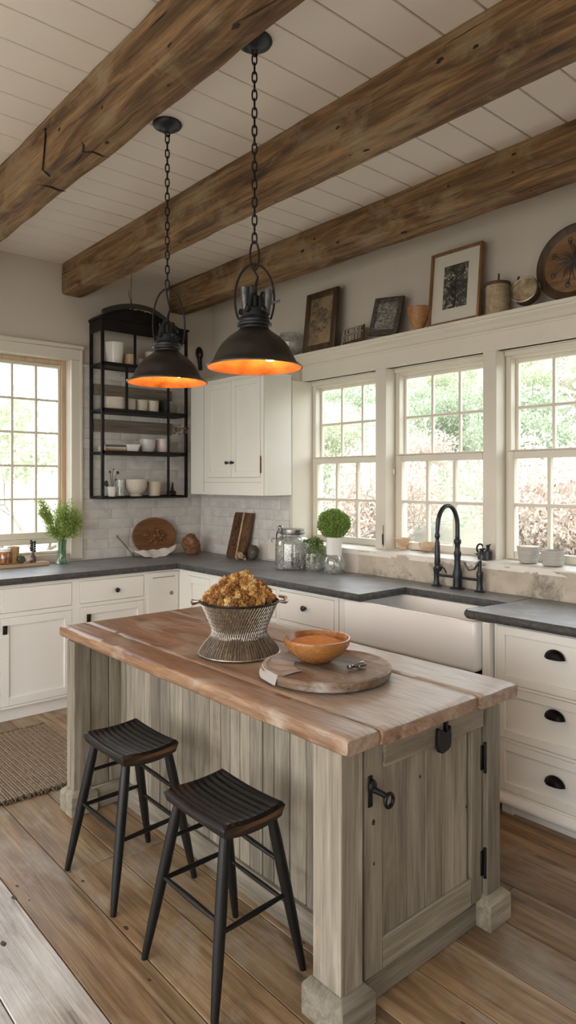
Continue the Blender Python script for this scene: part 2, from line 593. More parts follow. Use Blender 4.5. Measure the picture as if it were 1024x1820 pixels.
# left wall with its window opening
m = MB()
Y0, Y1 = 5.0, 5.25
m.box((-2.1, Y0, 0), (1.0, Y1, 3.18), 0)
m.box((2.14, Y0, 0), (3.62, Y1, 3.18), 0)
m.box((1.0, Y0, 0), (2.14, Y1, .97), 0)
m.box((1.0, Y0, 2.44), (2.14, Y1, 3.18), 0)
WL = struct('wall_left', m, WALL)

# window wall: thick below and beside the windows, set back above them
m = MB()
m.box((3.31, -2.1, 0), (3.62, 5.0, 1.035), 0)
m.box((3.32, 3.79, 1.035), (3.62, 5.0, 2.40), 0)
m.box((3.44, -2.1, 2.27), (3.62, 5.0, 3.18), 0)
m.box((3.34, -2.1, 1.035), (3.62, .55, 2.27), 0)
WR = struct('wall_right', m, WALL)

# walls behind the camera, each with an added opening sized for the daylight it lets in
m = MB()
m.box((-2.1, -2.1, 0), (-1.9, -1.0, 3.18), 0); m.box((-2.1, 4.2, 0), (-1.9, 5.25, 3.18), 0)
m.box((-2.1, -1.0, 2.45), (-1.9, 4.2, 3.18), 0); m.box((-2.1, -1.0, 0), (-1.9, 4.2, .1), 0)
struct('wall_far', m, WALL)
m = MB()
m.box((-2.1, -2.1, 0), (-.8, -1.9, 3.18), 0); m.box((.4, -2.1, 0), (3.6, -1.9, 3.18), 0)
m.box((-.8, -2.1, 2.3), (.4, -1.9, 3.18), 0); m.box((-.8, -2.1, 0), (.4, -1.9, .9), 0)
struct('wall_behind', m, WALL)

# white-washed brick between the counter and the shelves
def bricks(mb, s0, s1, z0, z1, put, L=.30, H=.078):
    z = z0; row = 0
    while z < z1 - .02:
        s = s0 - (L * .5 if row % 2 else 0) - random.random() * .03
        h = min(H, z1 - z)
        while s < s1:
            l = L * random.uniform(.55, 1.2)
            a, b = max(s, s0), min(s + l, s1)
            if b - a > .015:
                j = random.uniform(-.002, .002)
                put(a + .002, b - .002, z + .002 + j, z + h - .002 + j * .6, random.uniform(.004, .011))
            s += l
        z += h; row += 1
m = MB()
m.mat = 1; m.box((2.23, 4.992, .912), (3.32, 5.0, 2.42), 0); m.mat = 0
bricks(m, 2.232, 3.318, .912, 2.42, lambda a, b, z0, z1, d: m.box((a, 4.996 - d, z0), (b, 4.994, z1), .004, random.random(), seg=2))
build('brick_backsplash', m, [BRICK, GROUT], WL)
m = MB()
m.mat = 1; m.box((3.312, 3.80, .912), (3.32, 4.985, 1.42), 0); m.mat = 0
bricks(m, 3.80, 4.98, .912, 1.42, lambda a, b, z0, z1, d: m.box((3.316 - d, a, z0), (3.314, b, z1), .004, random.random(), seg=2))
build('brick_backsplash', m, [BRICK, GROUT], WR)

# stone splash block below the windows, plaster return at its left end
m = MB()
nz = lambda p, k=5: noise.noise(Vector(p) * k)
def stone_front(u, v):
    yy = .56 + u * (3.10 - .56); z = .911 + v * .155
    return (3.303 + .006 * nz((yy * 1.5, z * 4, 1)) + .0025 * nz((yy * 9, z * 9, 3)), yy, z)
m.sheet(stone_front, 160, 14)
m.box((3.306, .56, .911), (3.318, 3.098, 1.066), 0)
build('stone_splash', m, PLASTER, WR, recalc=False)
m = MB()
def sill_top(u, v):
    yy = .56 + u * (3.79 - .56); x = 3.298 + v * .23
    return (x, yy, 1.072 + .0025 * nz((x * 5, yy * 2, 0)) - (.004 if v == 0 else 0))
m.sheet(sill_top, 120, 10, thick=.008)
m.box((3.302, .56, 1.035), (3.52, 3.788, 1.066), 0)
build('window_sill', m, SILL, WR)

# header with crown shelf
m = MB()
m.box((3.42, .4, 2.262), (3.47, 3.79, 2.40), .003)
prof = [(3.44, 2.365), (3.412, 2.365), (3.412, 2.376), (3.40, 2.378), (3.385, 2.384), (3.372, 2.394), (3.352, 2.402), (3.326, 2.406), (3.312, 2.411), (3.312, 2.417), (3.285, 2.419), (3.283, 2.436), (3.44, 2.436)]
m.prism(prof, -1.88, 4.15, 'xz')
m.box((3.435, .42, 2.262), (3.62, 3.79, 2.275), 0)
struct('trim_1', m, TRIM)

# posts between the windows, the left reveal and its casing strip
m = MB()
m.box((3.42, 2.965, 1.07), (3.60, 3.055, 2.264), .003)
struct('trim_2', m, TRIM)
m = MB()
m.box((3.42, 2.145, 1.07), (3.60, 2.232, 2.264), .003)
struct('trim_3', m, TRIM)
m = MB()
m.box((3.42, 1.32, 1.07), (3.60, 1.405, 2.264), .003)
struct('trim_4', m, TRIM)
m = MB()
m.box((3.312, 3.772, 1.07), (3.56, 3.792, 2.264), .002)
m.box((3.308, 3.775, 1.07), (3.335, 3.80, 2.264), .003)
struct('trim_5', m, TRIM)

# double-hung windows
def double_hung(n, ya, yb):
    """ya < yb; frame against the outer face, upper sash outside, lower sash inside"""
    fr = MB()
    fr.box((3.515, ya, 1.072), (3.60, ya + .034, 2.2615), .003)
    fr.box((3.515, yb - .034, 1.072), (3.60, yb, 2.2615), .003)
    fr.box((3.517, ya + .0342, 2.222), (3.60, yb - .0342, 2.262), .003)
    fr.box((3.50, ya, 2.234), (3.5145, yb, 2.262), .003)
    fr.box((3.555, ya + .0342, 1.068), (3.61, yb - .0342, 1.09), .003)
    root = struct('window_%d' % n, fr, TRIM)
    # upper sash
    up = MB(); a, b = ya + .034, yb - .034
    z0, z1 = 1.655, 2.222; x0, x1 = 3.566, 3.59
    up.box((x0, a, z0), (x1, a + .018, z1), .002); up.box((x0, b - .018, z0), (x1, b, z1), .002)
    up.box((x0, a + .0182, z1 - .022), (x1, b - .0182, z1), .002); up.box((x0, a + .0182, z0), (x1, b - .0182, z0 + .03), .002)
    for k in (1, 2):
        yy = a + .018 + (b - a - .036) * k / 3
        up.box((x0 + .002, yy - .0085, z0), (x1, yy + .0085, z1), .003)
    zz = (z0 + .03 + z1 - .022) / 2
    up.box((x0 + .003, a, zz - .0085), (x1, b, zz + .0085), .003)
    build('upper_sash', up, TRIM, root)
    lo = MB()
    z0, z1 = 1.076, 1.69; x0, x1 = 3.509, 3.549; a, b = ya + .012, yb - .012
    lo.box((x0, a, z0), (x1, a + .045, z1), .003); lo.box((x0, b - .045, z0), (x1, b, z1), .003)
    lo.box((x0, a + .0452, z1 - .042), (x1, b - .0452, z1), .003); lo.box((x0, a + .0452, z0), (x1, b - .0452, z0 + .045), .003)
    lo.box((x0 - .006, a - .002, z1 + .0005), (x1 - .002, b + .002, z1 + .008), .002)
    for k in (1, 2):
        yy = a + .045 + (b - a - .09) * k / 3
        lo.box((x0 + .003, yy - .0095, z0), (x1 - .004, yy + .0095, z1 - .02), .003)
    zz = (z0 + .045 + z1 - .042) / 2
    lo.box((x0 + .004, a, zz - .0095), (x1 - .004, b, zz + .0095), .003)
    build('lower_sash', lo, TRIM, root)
    g = MB(); g.box((3.578, ya + .04, 1.66), (3.58, yb - .04, 2.215), 0)
    g.box((3.530, ya + .05, 1.10), (3.532, yb - .05, 1.66), 0)
    o = build('pane', g, GLASSW, root); 
double_hung(1, 3.057, 3.772)
double_hung(2, 2.234, 2.963)
double_hung(3, 1.407, 2.143)
double_hung(4, .55, 1.318)  # unseen fourth window, added for the daylight it lets in
# latch and cord hook beside the middle window
m = MB()
m.box((3.512, 2.968, 1.50), (3.52, 2.985, 1.58), .002); m.cyl((3.50, 2.962, 1.565), (3.50, 2.962, 1.60), .008, n=10); m.box((3.505, 2.962, 1.47), (3.515, 2.974, 1.50), .002)
solo('sash_latch', m, TRIM, 'small cream-painted latch on the post left of the middle window above the sink', 'latch', (3.51, 2.965, 1.5))
m = MB()
m.tube([(3.418, 2.985, 1.085), (3.414, 2.983, 1.16), (3.416, 2.984, 1.23)], .0018, 6); m.tube([(3.414, 2.984, 1.10), (3.412, 2.984, 1.17)], .005, 8)
solo('hanging_weight', m, IRON, 'thin dark line with a weight hanging on the post right of the leftmost sink window', 'cord', (3.415, 2.984, 1.085))

# left window: casement of square panes in a wooden frame
m = MB()
m.box((2.04, 4.975, .95), (2.04, 4.975, .95), 0) if False else None
m.box((2.14, 4.972, .93), (2.215, 5.0, 2.44), .003)
m.box((.925, 4.972, .93), (1.0, 5.0, 2.44), .003)
m.box((.925, 4.972, 2.44), (2.215, 5.0, 2.52), .003)
m.box((.905, 4.955, 2.52), (2.235, 5.0, 2.552), .004)
m.box((2.208, 4.966, .93), (2.228, 5.0, 2.52), .003)
root = struct('window_5', m, TRIM)
fm = MB()
WFR = wood('warm_window_frame', [(.50, .34, .20), (.62, .45, .29), (.70, .54, .38)], 'z', .5, .3, 0, .1, .1)
fm.box((2.108, 5.08, .99), (2.14, 5.16, 2.44), .003); fm.box((1.0, 5.08, .99), (1.032, 5.16, 2.44), .003)
fm.box((1.0325, 5.08, 2.408), (2.1075, 5.16, 2.4395), .003)
build('window_frame', fm, WFR, root)
sm = MB()
x0, x1, z0, z1 = 1.032, 2.108, 1.085, 2.408
sm.box((x0, 5.10, z0), (x0 + .02, 5.14, z1), .002); sm.box((x1 - .02, 5.10, z0), (x1, 5.14, z1), .002)
sm.box((x0 + .0205, 5.10, z1 - .025), (x1 - .0205, 5.14, z1), .002); sm.box((x0, 5.09, z0), (x1, 5.145, z0 + .05), .003)
for k in range(1, 6):
    xx = x0 + .01 + (x1 - x0 - .02) * k / 6
    sm.box((xx - .009, 5.105, z0), (xx + .009, 5.135, z1), .003)
for k in range(1, 5):
    zz = z0 + .05 + (z1 - z0 - .075) * k / 5
    sm.box((x0, 5.107, zz - .008), (x1, 5.135, zz + .008), .003)
sm.box((1.0, 5.06, 1.05), (2.14, 5.15, 1.085), .003)
sm.box((1.0, 5.08, .97), (2.14, 5.15, .99), .003)
build('sash', sm, TRIM, root)
g = MB(); g.box((1.03, 5.119, .99), (2.11, 5.121, 2.41), 0)
build('pane', g, GLASSW, root)

# hewn beams
KNOT = paint('dark_knot_wood', (.035, .02, .012), .85, .5, 90, .6)
def beam(x0, x1, z0, z1, y0, y1, label, seed, notch=(), knots=(), cracks=()):
    n = 150
    ring = []
    for (a, b) in [((x0, z0), (x1, z0)), ((x1, z0), (x1, z1)), ((x1, z1), (x0, z1)), ((x0, z1), (x0, z0))]:
        for k in range(7):
            t = k / 7
            ring.append((a[0] + (b[0] - a[0]) * t, a[1] + (b[1] - a[1]) * t))
    r = len(ring); cx, cz = (x0 + x1) / 2, (z0 + z1) / 2
    vs = []
    for i in range(n + 1):
        yy = y0 + (y1 - y0) * i / n
        wob = .006 * noise.noise(Vector((yy * .9, seed, 0)))
        for (xx, zz) in ring:
            ex = min(abs(xx - x0), abs(xx - x1)); ez = min(abs(zz - z0), abs(zz - z1))
            corner = max(0, 1 - (ex + ez) / .02)
            d = .0045 * noise.noise(Vector((xx * 9, yy * 3.2, zz * 9 + seed))) + .003 * noise.noise(Vector((xx * 22, yy * 9, zz * 22 + seed)))
            dx, dz = xx - cx, zz - cz
            l = math.hypot(dx, dz)
            k = 1 + d / l - corner * (.045 + .05 * max(0, noise.noise(Vector((yy * 2.3, xx * 3, seed * 2)))))
            for (na, nb, dep) in notch:
                if na < yy < nb and zz < z0 + .03 and xx > x1 - .03: k -= dep
            vs.append((cx + dx * k + wob, yy, min(cz + dz * k, 3.159)))
    fs = []
    for i in range(n):
        for k in range(r):
            l = (k + 1) % r
            fs.append((i * r + k, i * r + l, (i + 1) * r + l, (i + 1) * r + k))
    fs.append(tuple(range(r))); fs.append(tuple(range(n * r, n * r + r))[::-1])
    m = MB(); m.raw(vs, fs, (seed * .37) % 1)
    m.mat = 1; rk = random.Random(int(seed * 10))
    for k in range(26):   # small knots on the side and the underside
        yy = rk.uniform(y0 + .5, y1 - .2)
        if k % 2: knots = knots + ((x0 + .001, yy, rk.uniform(z0 + .05, z1 - .06), rk.uniform(.003, .009)),)
        else: knots = knots + ((rk.uniform(x0 + .03, x1 - .03), yy, z0 + .001, rk.uniform(.003, .008)),)
    for (kx, ky, kz, kr) in knots:
        side = abs(kx - x0) < .01
        m.ico((kx, ky, kz), kr, 2, .5, 6, (.22 if side else 1, 1.7, 1 if side else .22), seed=ky)
    for k in range(16):   # drying cracks along the grain
        yy = rk.uniform(y0 + .4, y1 - .7); L_ = rk.uniform(.12, .5); zc = rk.uniform(z0 + .04, z1 - .04); xc = rk.uniform(x0 + .03, x1 - .03)
        pts = []
        for q in range(9):
            yq = yy + L_ * q / 8; wv = .006 * noise.noise(Vector((yq * 14, seed, k)))
            pts.append((x0 + .0005 + .004 * noise.noise(Vector((yq * .9, seed, 0))), yq, zc + wv) if k % 2 else (xc + wv, yq, z0 + .0008))
        m.tube(pts, [.0003, .0012, .0018, .0022, .002, .0018, .0014, .001, .0003], 5)
    for pts, r_ in cracks:
        m.tube(pts, [.0008] + [r_] * (len(pts) - 2) + [.0008], 6)
    m.mat = 0
    solo('ceiling_beam', m, [BEAM, KNOT], label, 'beam', (cx, (y0 + y1) / 2, z1), sharp=50)
beam(1.185, 1.35, 2.92, 3.165, -1.88, 4.99, 'rough-hewn ceiling beam nearest the camera, crossing the upper left corner', 1.3,
     knots=((1.25, 1.69, 2.92, .012), (1.21, 1.89, 2.92, .010), (1.186, 1.97, 2.97, .008), (1.186, 2.47, 2.97, .007), (1.28, 2.62, 2.92, .008)),
     cracks=((((1.204, 3.21, 2.922), (1.27, 3.19, 2.919), (1.31, 3.20, 2.919), (1.352, 3.205, 2.925)), .005), (((1.187, 2.67, 2.925), (1.215, 2.70, 2.919), (1.235, 2.755, 2.919), (1.27, 2.73, 2.919), (1.31, 2.735, 2.919), (1.352, 2.74, 2.925)), .0055), (((1.24, 2.755, 2.919), (1.25, 2.83, 2.919), (1.262, 2.92, 2.92)), .004), (((1.235, 1.70, 2.919), (1.26, 1.60, 2.919), (1.29, 1.42, 2.919)), .003)))
beam(2.07, 2.235, 2.925, 3.165, -1.88, 4.99, 'rough-hewn middle ceiling beam, whose end meets the left wall beside the black shelf', 4.7, notch=((-1.9, .62, .04),), knots=((2.071, 1.534, 3.07, .012), (2.071, 1.96, 3.07, .008), (2.071, 2.2, 3.06, .006), (2.148, 1.97, 2.926, .010), (2.071, 1.38, 3.05, .007)))
beam(3.0, 3.175, 2.94, 3.165, -1.88, 4.99, 'rough-hewn ceiling beam closest to the window wall, above the picture shelf', 8.1, knots=((3.05, 2.506, 2.94, .014), (3.001, 2.05, 3.03, .009), (3.001, 1.785, 3.11, .007), (3.001, 3.315, 3.03, .010), (3.001, 2.99, 3.0, .008), (3.001, 1.51, 3.1, .006)))
m = MB()
m.tube([(1.183, 3.03, 3.09), (1.178, 3.035, 2.99), (1.181, 3.06, 2.93), (1.22, 3.075, 2.916)], .004, 6)
m.ico((1.181, 3.03, 3.10), .008, 1)
solo('iron_strap', m, IRON, 'thin black iron strap nailed to the side of the beam nearest the camera', 'strap', (1.18, 3.03, 3.0))

# ================================================================== outside
GRASS = paint('pale_dry_grass', (.30, .29, .225), .9, .3, .6, .3, 6)
m = MB()
def hill(u, v):
    x = 4.3 + u * 42; yy = -14 + v * 44
    r = max(0, x - 8)
    return (x, yy, -.55 + r * .30 + .5 * noise.noise(Vector((x * .2, yy * .2, 2))) * min(1, r / 3))
m.sheet(hill, 50, 50)
o = struct('hillside', m, GRASS, recalc=False)
m = MB()
m.sheet(lambda u, v: (-30 + u * 34, 5.3 + v * 60, -.55 + v * v * 6 + .15 * noise.noise(Vector((u * 9, v * 12, 0)))), 40, 50)
m.sheet(lambda u, v: (-30 + u * 27, -20 + v * 26, -.6), 4, 4)
m.sheet(lambda u, v: (-3 + u * 7, -20 + v * 17.8, -.6), 4, 4)
struct('lawn', m, GRASS, recalc=False)

LEAF1 = leafmat('pale_foliage', (.37, .42, .27), (.57, .60, .45))
LEAF2 = leafmat('blossom_foliage', (.56, .46, .40), (.70, .61, .55))
LEAF3 = leafmat('soft_green_foliage', (.29, .35, .24), (.48, .54, .41))
BARK = wood('grey_bark', [(.16, .13, .10), (.28, .235, .19), (.40, .34, .28)], 'z', .9, .8, 0, .2, .6)

def leaves(mb, c, rad, n, size, seed=0, shell=.5, flat=0, up=0):
    rnd = random.Random(seed)
    c = Vector(c)
    for i in range(n):
        while True:
            p = Vector((rnd.uniform(-1, 1), rnd.uniform(-1, 1), rnd.uniform(-1, 1)))
            if p.length <= 1 and p.length > shell * rnd.random(): break
        pos = c + Vector((p.x * rad[0], p.y * rad[1], p.z * rad[2]))
        a = Vector((rnd.gauss(0, 1), rnd.gauss(0, 1), rnd.gauss(0, 1) * (1 - flat))).normalized()
        b = a.cross(Vector((rnd.gauss(0, 1), rnd.gauss(0, 1), rnd.gauss(0, 1)))).normalized()
        s_ = size * rnd.uniform(.6, 1.3)
        q = a.cross(b) * s_ * .15
        vs = [pos - a * s_, pos + b * s_ * .45 + q, pos + a * s_, pos - b * s_ * .45 + q]
        mb.raw(vs, [(0, 1, 2), (0, 2, 3)], rnd.random())

def limb(mb, p, d, L, r, depth, rnd, tips):
    pts = [Vector(p)]; rr = [r]
    dd = Vector(d).normalized()
    for i in range(4):
        dd = (dd + Vector((rnd.gauss(0, .16), rnd.gauss(0, .16), rnd.gauss(0, .08) + .04))).normalized()
        pts.append(pts[-1] + dd * L / 4); rr.append(r * (1 - .12 * (i + 1)))
    mb.tube(pts, rr, 6, tone=rnd.random())
    if depth == 0:
        tips.append(pts[-1]); return
    for k in range(rnd.choice((2, 3))):
        nd = (dd + Vector((rnd.gauss(0, .55), rnd.gauss(0, .55), rnd.gauss(.1, .3)))).normalized()
        limb(mb, pts[-1 - (k == 2)], nd, L * rnd.uniform(.6, .8), rr[-1] * .7, depth - 1, rnd, tips)

def tree(label, base, h, r, leafm, seed, lean=(0, 0, 1), nleaf=60, lsize=.075, depth=4, lrad=.38, group=None):
    rnd = random.Random(seed)
    t = thing('tree', label, 'tree', base, group)
    tr = MB(); tips = []
    limb(tr, base, lean, h * .34, r, depth, rnd, tips)
    build('trunk', tr, BARK, t, recalc=False)
    lf = MB()
    for i, p in enumerate(tips):
        leaves(lf, p, (lrad, lrad, lrad * .8), nleaf, lsize, seed * 100 + i)
    build('foliage', lf, leafm, t, recalc=False, smooth=False)
    return t
tree('slender tree with sparse green leaves outside the left-hand window, nearest its right jamb', (3.15, 8.6, -.6), 3.5, .07, LEAF1, 3, (-.12, 0, 1), nleaf=46, lsize=.06, lrad=.3)
tree('forked leafy tree outside the left-hand window, at its middle', (4.0, 12.0, -.5), 3.6, .085, LEAF3, 11, (.1, 0, 1), nleaf=46, lsize=.06, lrad=.32)
tree('bushy tree far out beyond the left-hand window, at the frame edge', (4.6, 16.2, -.3), 4.4, .10, LEAF1, 21, nleaf=60, lsize=.07, lrad=.36)
tree('leaning reddish-barked tree outside the sink window nearest the camera', (7.4, 3.4, -.55), 3.8, .11, LEAF2, 5, (.15, -.28, 1), nleaf=20, lsize=.05)
tree('green leafy tree outside the leftmost sink window', (6.3, 6.3, -.5), 3.5, .07, LEAF3, 14, nleaf=26, lsize=.055)

# bushes on the slope
protos = []
for k, lm in enumerate((LEAF1, LEAF3, LEAF2)):
    t = thing('bush', 'pale leafy bush among the others on the sunlit slope outside the sink windows', 'bush', (0, 0, -50), 'bushes on the slope')
    f = MB(); rnd = random.Random(k + 40)
    for q in range(14):
        leaves(f, (rnd.uniform(-.8, .8), rnd.uniform(-.8, .8), -50 + rnd.uniform(.2, 1.5)), (.6, .6, .5), 800, .042, k * 50 + q)
    build('foliage', f, lm, t, recalc=False, smooth=False)
    st = MB()
    for q in range(5):
        a = q * 1.3
        st.tube([(0, 0, -50.05), (.25 * math.cos(a), .25 * math.sin(a), -49.5), (.5 * math.cos(a + .3), .5 * math.sin(a + .3), -48.9)], [.03, .022, .01], 5)
    build('stem', st, BARK, t, recalc=False)
    protos.append(t)
rnd = random.Random(5)
first = [True] * 3
for i in range(48):
    x = 10.4 + (i % 6) * 3.3 + rnd.uniform(-.15, .15); yy = x * .62 + (i // 6 - 3.2) * 3.1 + rnd.uniform(-.12, .12)
    z = -.62 + max(0, x - 8) * .30
    k = (0, 1, 0, 1, 2)[(i * 7 + i // 6) % 5] if z > .7 else rnd.choice((0, 2, 2, 1))
    s_ = rnd.uniform(.92, 1.04)
    if first[k]:
        o = protos[k]; o.location = (x, yy, z); o.rotation_euler = (0, 0, rnd.random() * 6); o.scale = (s_, s_, s_ * 1.25); first[k] = False
    else:
        dup(protos[k], (x, yy, z), None, (0, 0, rnd.random() * 6), (s_, s_, s_ * 1.25))
# ================================================================== cabinets
def face_left(face):   # run against the left wall, looking towards -y
    return lambda s, d, z: (s, face - d, z)
def face_right(face):  # run against the window wall, looking towards -x
    return lambda s, d, z: (face - d, s, z)

def pbox(m, F, s0, s1, d0, d1, z0, z1, bev=.0015, tone=.5):
    m.box(F(s0, d0, z0), F(s1, d1, z1), bev, tone)

def shaker(F, s0, s1, z0, z1, st=.05, th=.018, rec=.008, mold=True):
    """inset frame-and-panel front standing 1 mm proud of the face frame"""
    m = MB(); g = .0022
    s0 += g; s1 -= g; z0 += g; z1 -= g
    pbox(m, F, s0, s0 + st, -.012, .003, z0, z1); pbox(m, F, s1 - st, s1, -.012, .003, z0, z1)
    pbox(m, F, s0 + st - .001, s1 - st + .001, -.012, .003, z0, z0 + st); pbox(m, F, s0 + st - .001, s1 - st + .001, -.012, .003, z1 - st, z1)
    pbox(m, F, s0 + st - .001, s1 - st + .001, -.014, -rec, z0 + st - .001, z1 - st + .001, 0)
    return m

def slab(F, s0, s1, z0, z1):
    m = MB(); g = .0022
    pbox(m, F, s0 + g, s1 - g, -.012, .003, z0 + g, z1 - g, .003)
    return m

GAP = paint('shadow_gap_paint', (.46, .43, .37), .8, .1)
def carcass(F, s0, s1, z0, z1, depth, fronts, open_top=False):
    """box with a face frame whose openings show a dark reveal round each front"""
    m = MB()
    m.mat = 1
    pbox(m, F, s0 + .002, s1 - .002, -depth, -.014, z0, z1, 0)
    m.mat = 0
    pbox(m, F, s0, s0 + .004, -depth, -.0146, z0, z1, 0); pbox(m, F, s1 - .004, s1, -depth, -.0146, z0, z1, 0)
    # face frame = rectangle minus fronts, tiled on the grid of their edges
    ss = sorted({s0, s1} | {f[0] for f in fronts} | {f[1] for f in fronts})
    zs = sorted({z0, z1} | {f[2] for f in fronts} | {f[3] for f in fronts})
    for a, b in zip(ss, ss[1:]):
        run = None
        for c, d in zip(zs, zs[1:]):
            cs, cz = (a + b) / 2, (c + d) / 2
            inside = any(f[0] < cs < f[1] and f[2] < cz < f[3] for f in fronts)
            if not inside:
                run = (run[0], d) if run else (c, d)
            if inside or d == zs[-1]:
                if run: pbox(m, F, a, b, -.0145, 0, run[0], run[1], 0)
                run = None
    return m

def knob(F, s, z, r=.017):
    m = MB()
    c = Vector(F(s, 0, z)); n = (Vector(F(s, 1, z)) - c).normalized()
    rot = n.to_track_quat('Z', 'Y').to_matrix().to_4x4()
    m.lathe([(.008, .002), (.008, .012), (r * .8, .016), (r, .023), (r * .96, .029), (r * .8, .031), (r * .75, .029), (.004, .032), (0, .032)], c, 24, rot)
    return m

def finger_pull(F, s, z):
    m = MB()
    pbox(m, F, s - .014, s + .014, .003, .007, z - .028, z + .028, .002)
    pbox(m, F, s - .012, s + .012, .007, .020, z + .012, z + .026, .003)
    pbox(m, F, s - .010, s + .010, .016, .020, z - .018, z + .026, .002)
    return m

def cup_pull(F, s, z, w_=.042, h=.036):
    m = MB()
    vs = []; nu, nv = 20, 8
    c0 = Vector(F(s, 0, z))
    def fn(u, v):
        a = PI * u; p = v * PI / 2
        return F(s + w_ * math.cos(a) * math.cos(p * .98) , .003 + .026 * math.sin(p), z - h * .4 + h * 1.0 * math.sin(a) * math.cos(p * .98))
    m.sheet(fn, nu, nv)
    # flat back rim
    rim = [F(s + (w_ + .003) * math.cos(PI * i / 20), .004, z - h * .4 + (h + .003) * math.sin(PI * i / 20)) for i in range(21)]
    m.tube(rim, .0025, 6)
    def low(u, v):
        a = PI * u
        return F(s + w_ * math.cos(a) * v, .003 + .026 * (1 - v), z - h * .4)
    m.sheet(fn, nu, nv)
    return m

ZT = .868   # underside of the worktops
# --- run against the left wall
FL = face_left(4.38)
def base_cab(F, s0, s1, label, loc, drawer=None, door=None, depth=.58, knob_s=None, pull=None, z0=.09, slabdoor=False, extra=None):
    t = thing('base_cabinet', label, 'cabinet', loc)
    fr = [f for f in (drawer, door) if f]
    build('carcass', carcass(F, s0, s1, z0, ZT, depth, fr), [CAB, GAP], t)
    k = MB(); pbox(k, F, s0, s1, -depth, -.045, 0.001, z0, 0); build('toe_board', k, CAB, t)
    if drawer:
        d = build('drawer', slab(F, *drawer), CAB, t)
        if knob_s: build('knob', knob(F, *knob_s), BRONZE, d)
    if door:
        d = build('door', slab(F, *door) if slabdoor else shaker(F, *door), CAB, t)
        if pull: build('pull', finger_pull(F, *pull), IRON, d)
    return t
base_cab(FL, .90, 1.413, 'cream base cabinet under the left window, mostly outside the left edge of the photo', (1.15, 4.7, 0), (.93, 1.398, .69, .845), (.93, 1.398, .105, .662))
base_cab(FL, 1.413, 1.918, 'cream base cabinet under the left window, plain drawer above a door with black pull', (1.66, 4.7, 0), (1.425, 1.889, .69, .845), (1.425, 1.889, .105, .662), pull=(1.452, .587))
base_cab(FL, 1.918, 2.440, 'cream base cabinet with round dark knob on its drawer, left of the corner unit', (2.18, 4.7, 0), (1.944, 2.426, .692, .845), (1.944, 2.426, .105, .668), knob_s=(2.208, .762), pull=(2.004, .59))
t = base_cab(FL, 2.440, 2.719, 'narrow cream corner cabinet with a slim groove handle and round keyhole plate', (2.58, 4.7, 0), None, (2.450, 2.714, .105, .855), slabdoor=True)
m = MB(); pbox(m, FL, 2.495, 2.68, .003, .007, .812, .819, .001)
build('groove_handle', m, paint('grey_groove', (.36, .35, .32), .5), t)
m = MB(); rot = Vector((0, -1, 0)).to_track_quat('Z', 'Y').to_matrix().to_4x4()
m.lathe([(.015, 0), (.015, .003), (.011, .005), (.010, .003), (.004, .003), (.004, .006), (0, .006)], (2.652, 4.376, .694), 20, rot)
build('keyhole_plate', m, SILVER, t)

# --- run under the windows, left of the sink
FR = face_right(2.72)
base_cab(FR, 3.86, 4.379, 'cream base cabinet in the corner of the window run, behind the wire basket', (3.0, 4.1, 0), None, (3.975, 4.262, .105, .83), depth=.58)
base_cab(FR, 3.235, 3.858, 'cream base cabinet of the window run hidden mostly by the wire basket of clusters', (3.0, 3.55, 0), (3.25, 3.845, .668, .845), (3.25, 3.845, .105, .64), depth=.58, knob_s=(3.55, .76))
base_cab(FR, 2.705, 3.233, 'cream base cabinet with one round knob on its drawer, just left of the white sink', (3.0, 2.97, 0), (2.738, 3.218, .668, .845), (2.738, 3.218, .105, .64), depth=.58, knob_s=(2.978, .768))
# sink base
t = thing('sink_cabinet', 'cream and tan wooden cabinet carrying the white farmhouse sink', 'cabinet', (3.0, 2.25, 0))
m = MB(); m.box((2.74, 1.822, .09), (3.29, 2.70, .60), 0); build('carcass', m, paint('tan_panel', (.52, .43, .30), .6, .1), t)
m = MB(); m.box((2.722, 2.66, .09), (3.29, 2.702, ZT), .002); build('side_stile', m, CAB, t)
m = MB(); m.box((2.745, 1.756, .0), (2.80, 1.795, ZT), .002); build('side_stile', m, CAB, t)
m = MB(); m.box((2.73, 1.83, .60), (2.742, 2.655, .632), .002); build('tan_rail', m, paint('tan_rail', (.50, .40, .26), .6, .1), t)
m = MB()
for k in range(2):
    a = 1.83 + k * .42
    m.box((2.728, a, .11), (2.742, a + .41, .575), .003)
    build('door', m, TRIM, t); m = MB()

# drawer stack right of the sink
FD = face_right(2.775)
t = thing('drawer_cabinet', 'tall cream drawer stack with three black cup pulls, right of the white sink', 'cabinet', (3.05, 1.4, 0))
S0, S1 = 1.165, 1.748
dr = [(1.18, 1.735, .60, .862), (1.18, 1.735, .352, .588), (1.18, 1.735, .115, .338)]
build('carcass', carcass(FD, S0, S1, .07, ZT, .52, dr), [CAB, GAP], t)
m = MB(); prof = [(2.80, .105), (2.768, .105), (2.764, .096), (2.755, .086), (2.752, .072), (2.756, .06), (2.768, .052), (2.80, .05)]
m.prism(prof, S0, S1 + .004, 'xz'); m.box((2.768, S1 - .002, .055), (3.2, S1 + .004, .10), .002)
build('base_moulding', m, CAB, t)
m = MB(); m.box((2.82, S0, 0), (3.2, S1 - .03, .07), 0); m.box((2.80, S1 - .08, 0), (2.84, S1 - .02, .06), .004)
build('plinth', m, CAB, t)
for i, (a, b, c, d_) in enumerate(dr):
    d = build('drawer', shaker(FD, a, b, c, d_, .038), CAB, t)
    build('cup_pull', cup_pull(FD, 1.455, (.772, .515, .232)[i]), IRON, d)
t = thing('drawer_cabinet', 'cream base cabinet at the far right edge, beyond the three cup-pull drawers', 'cabinet', (3.05, .85, 0))
build('carcass', carcass(FD, .50, 1.162, .07, ZT, .52, [(.53, 1.14, .12, .85)]), [CAB, GAP], t)
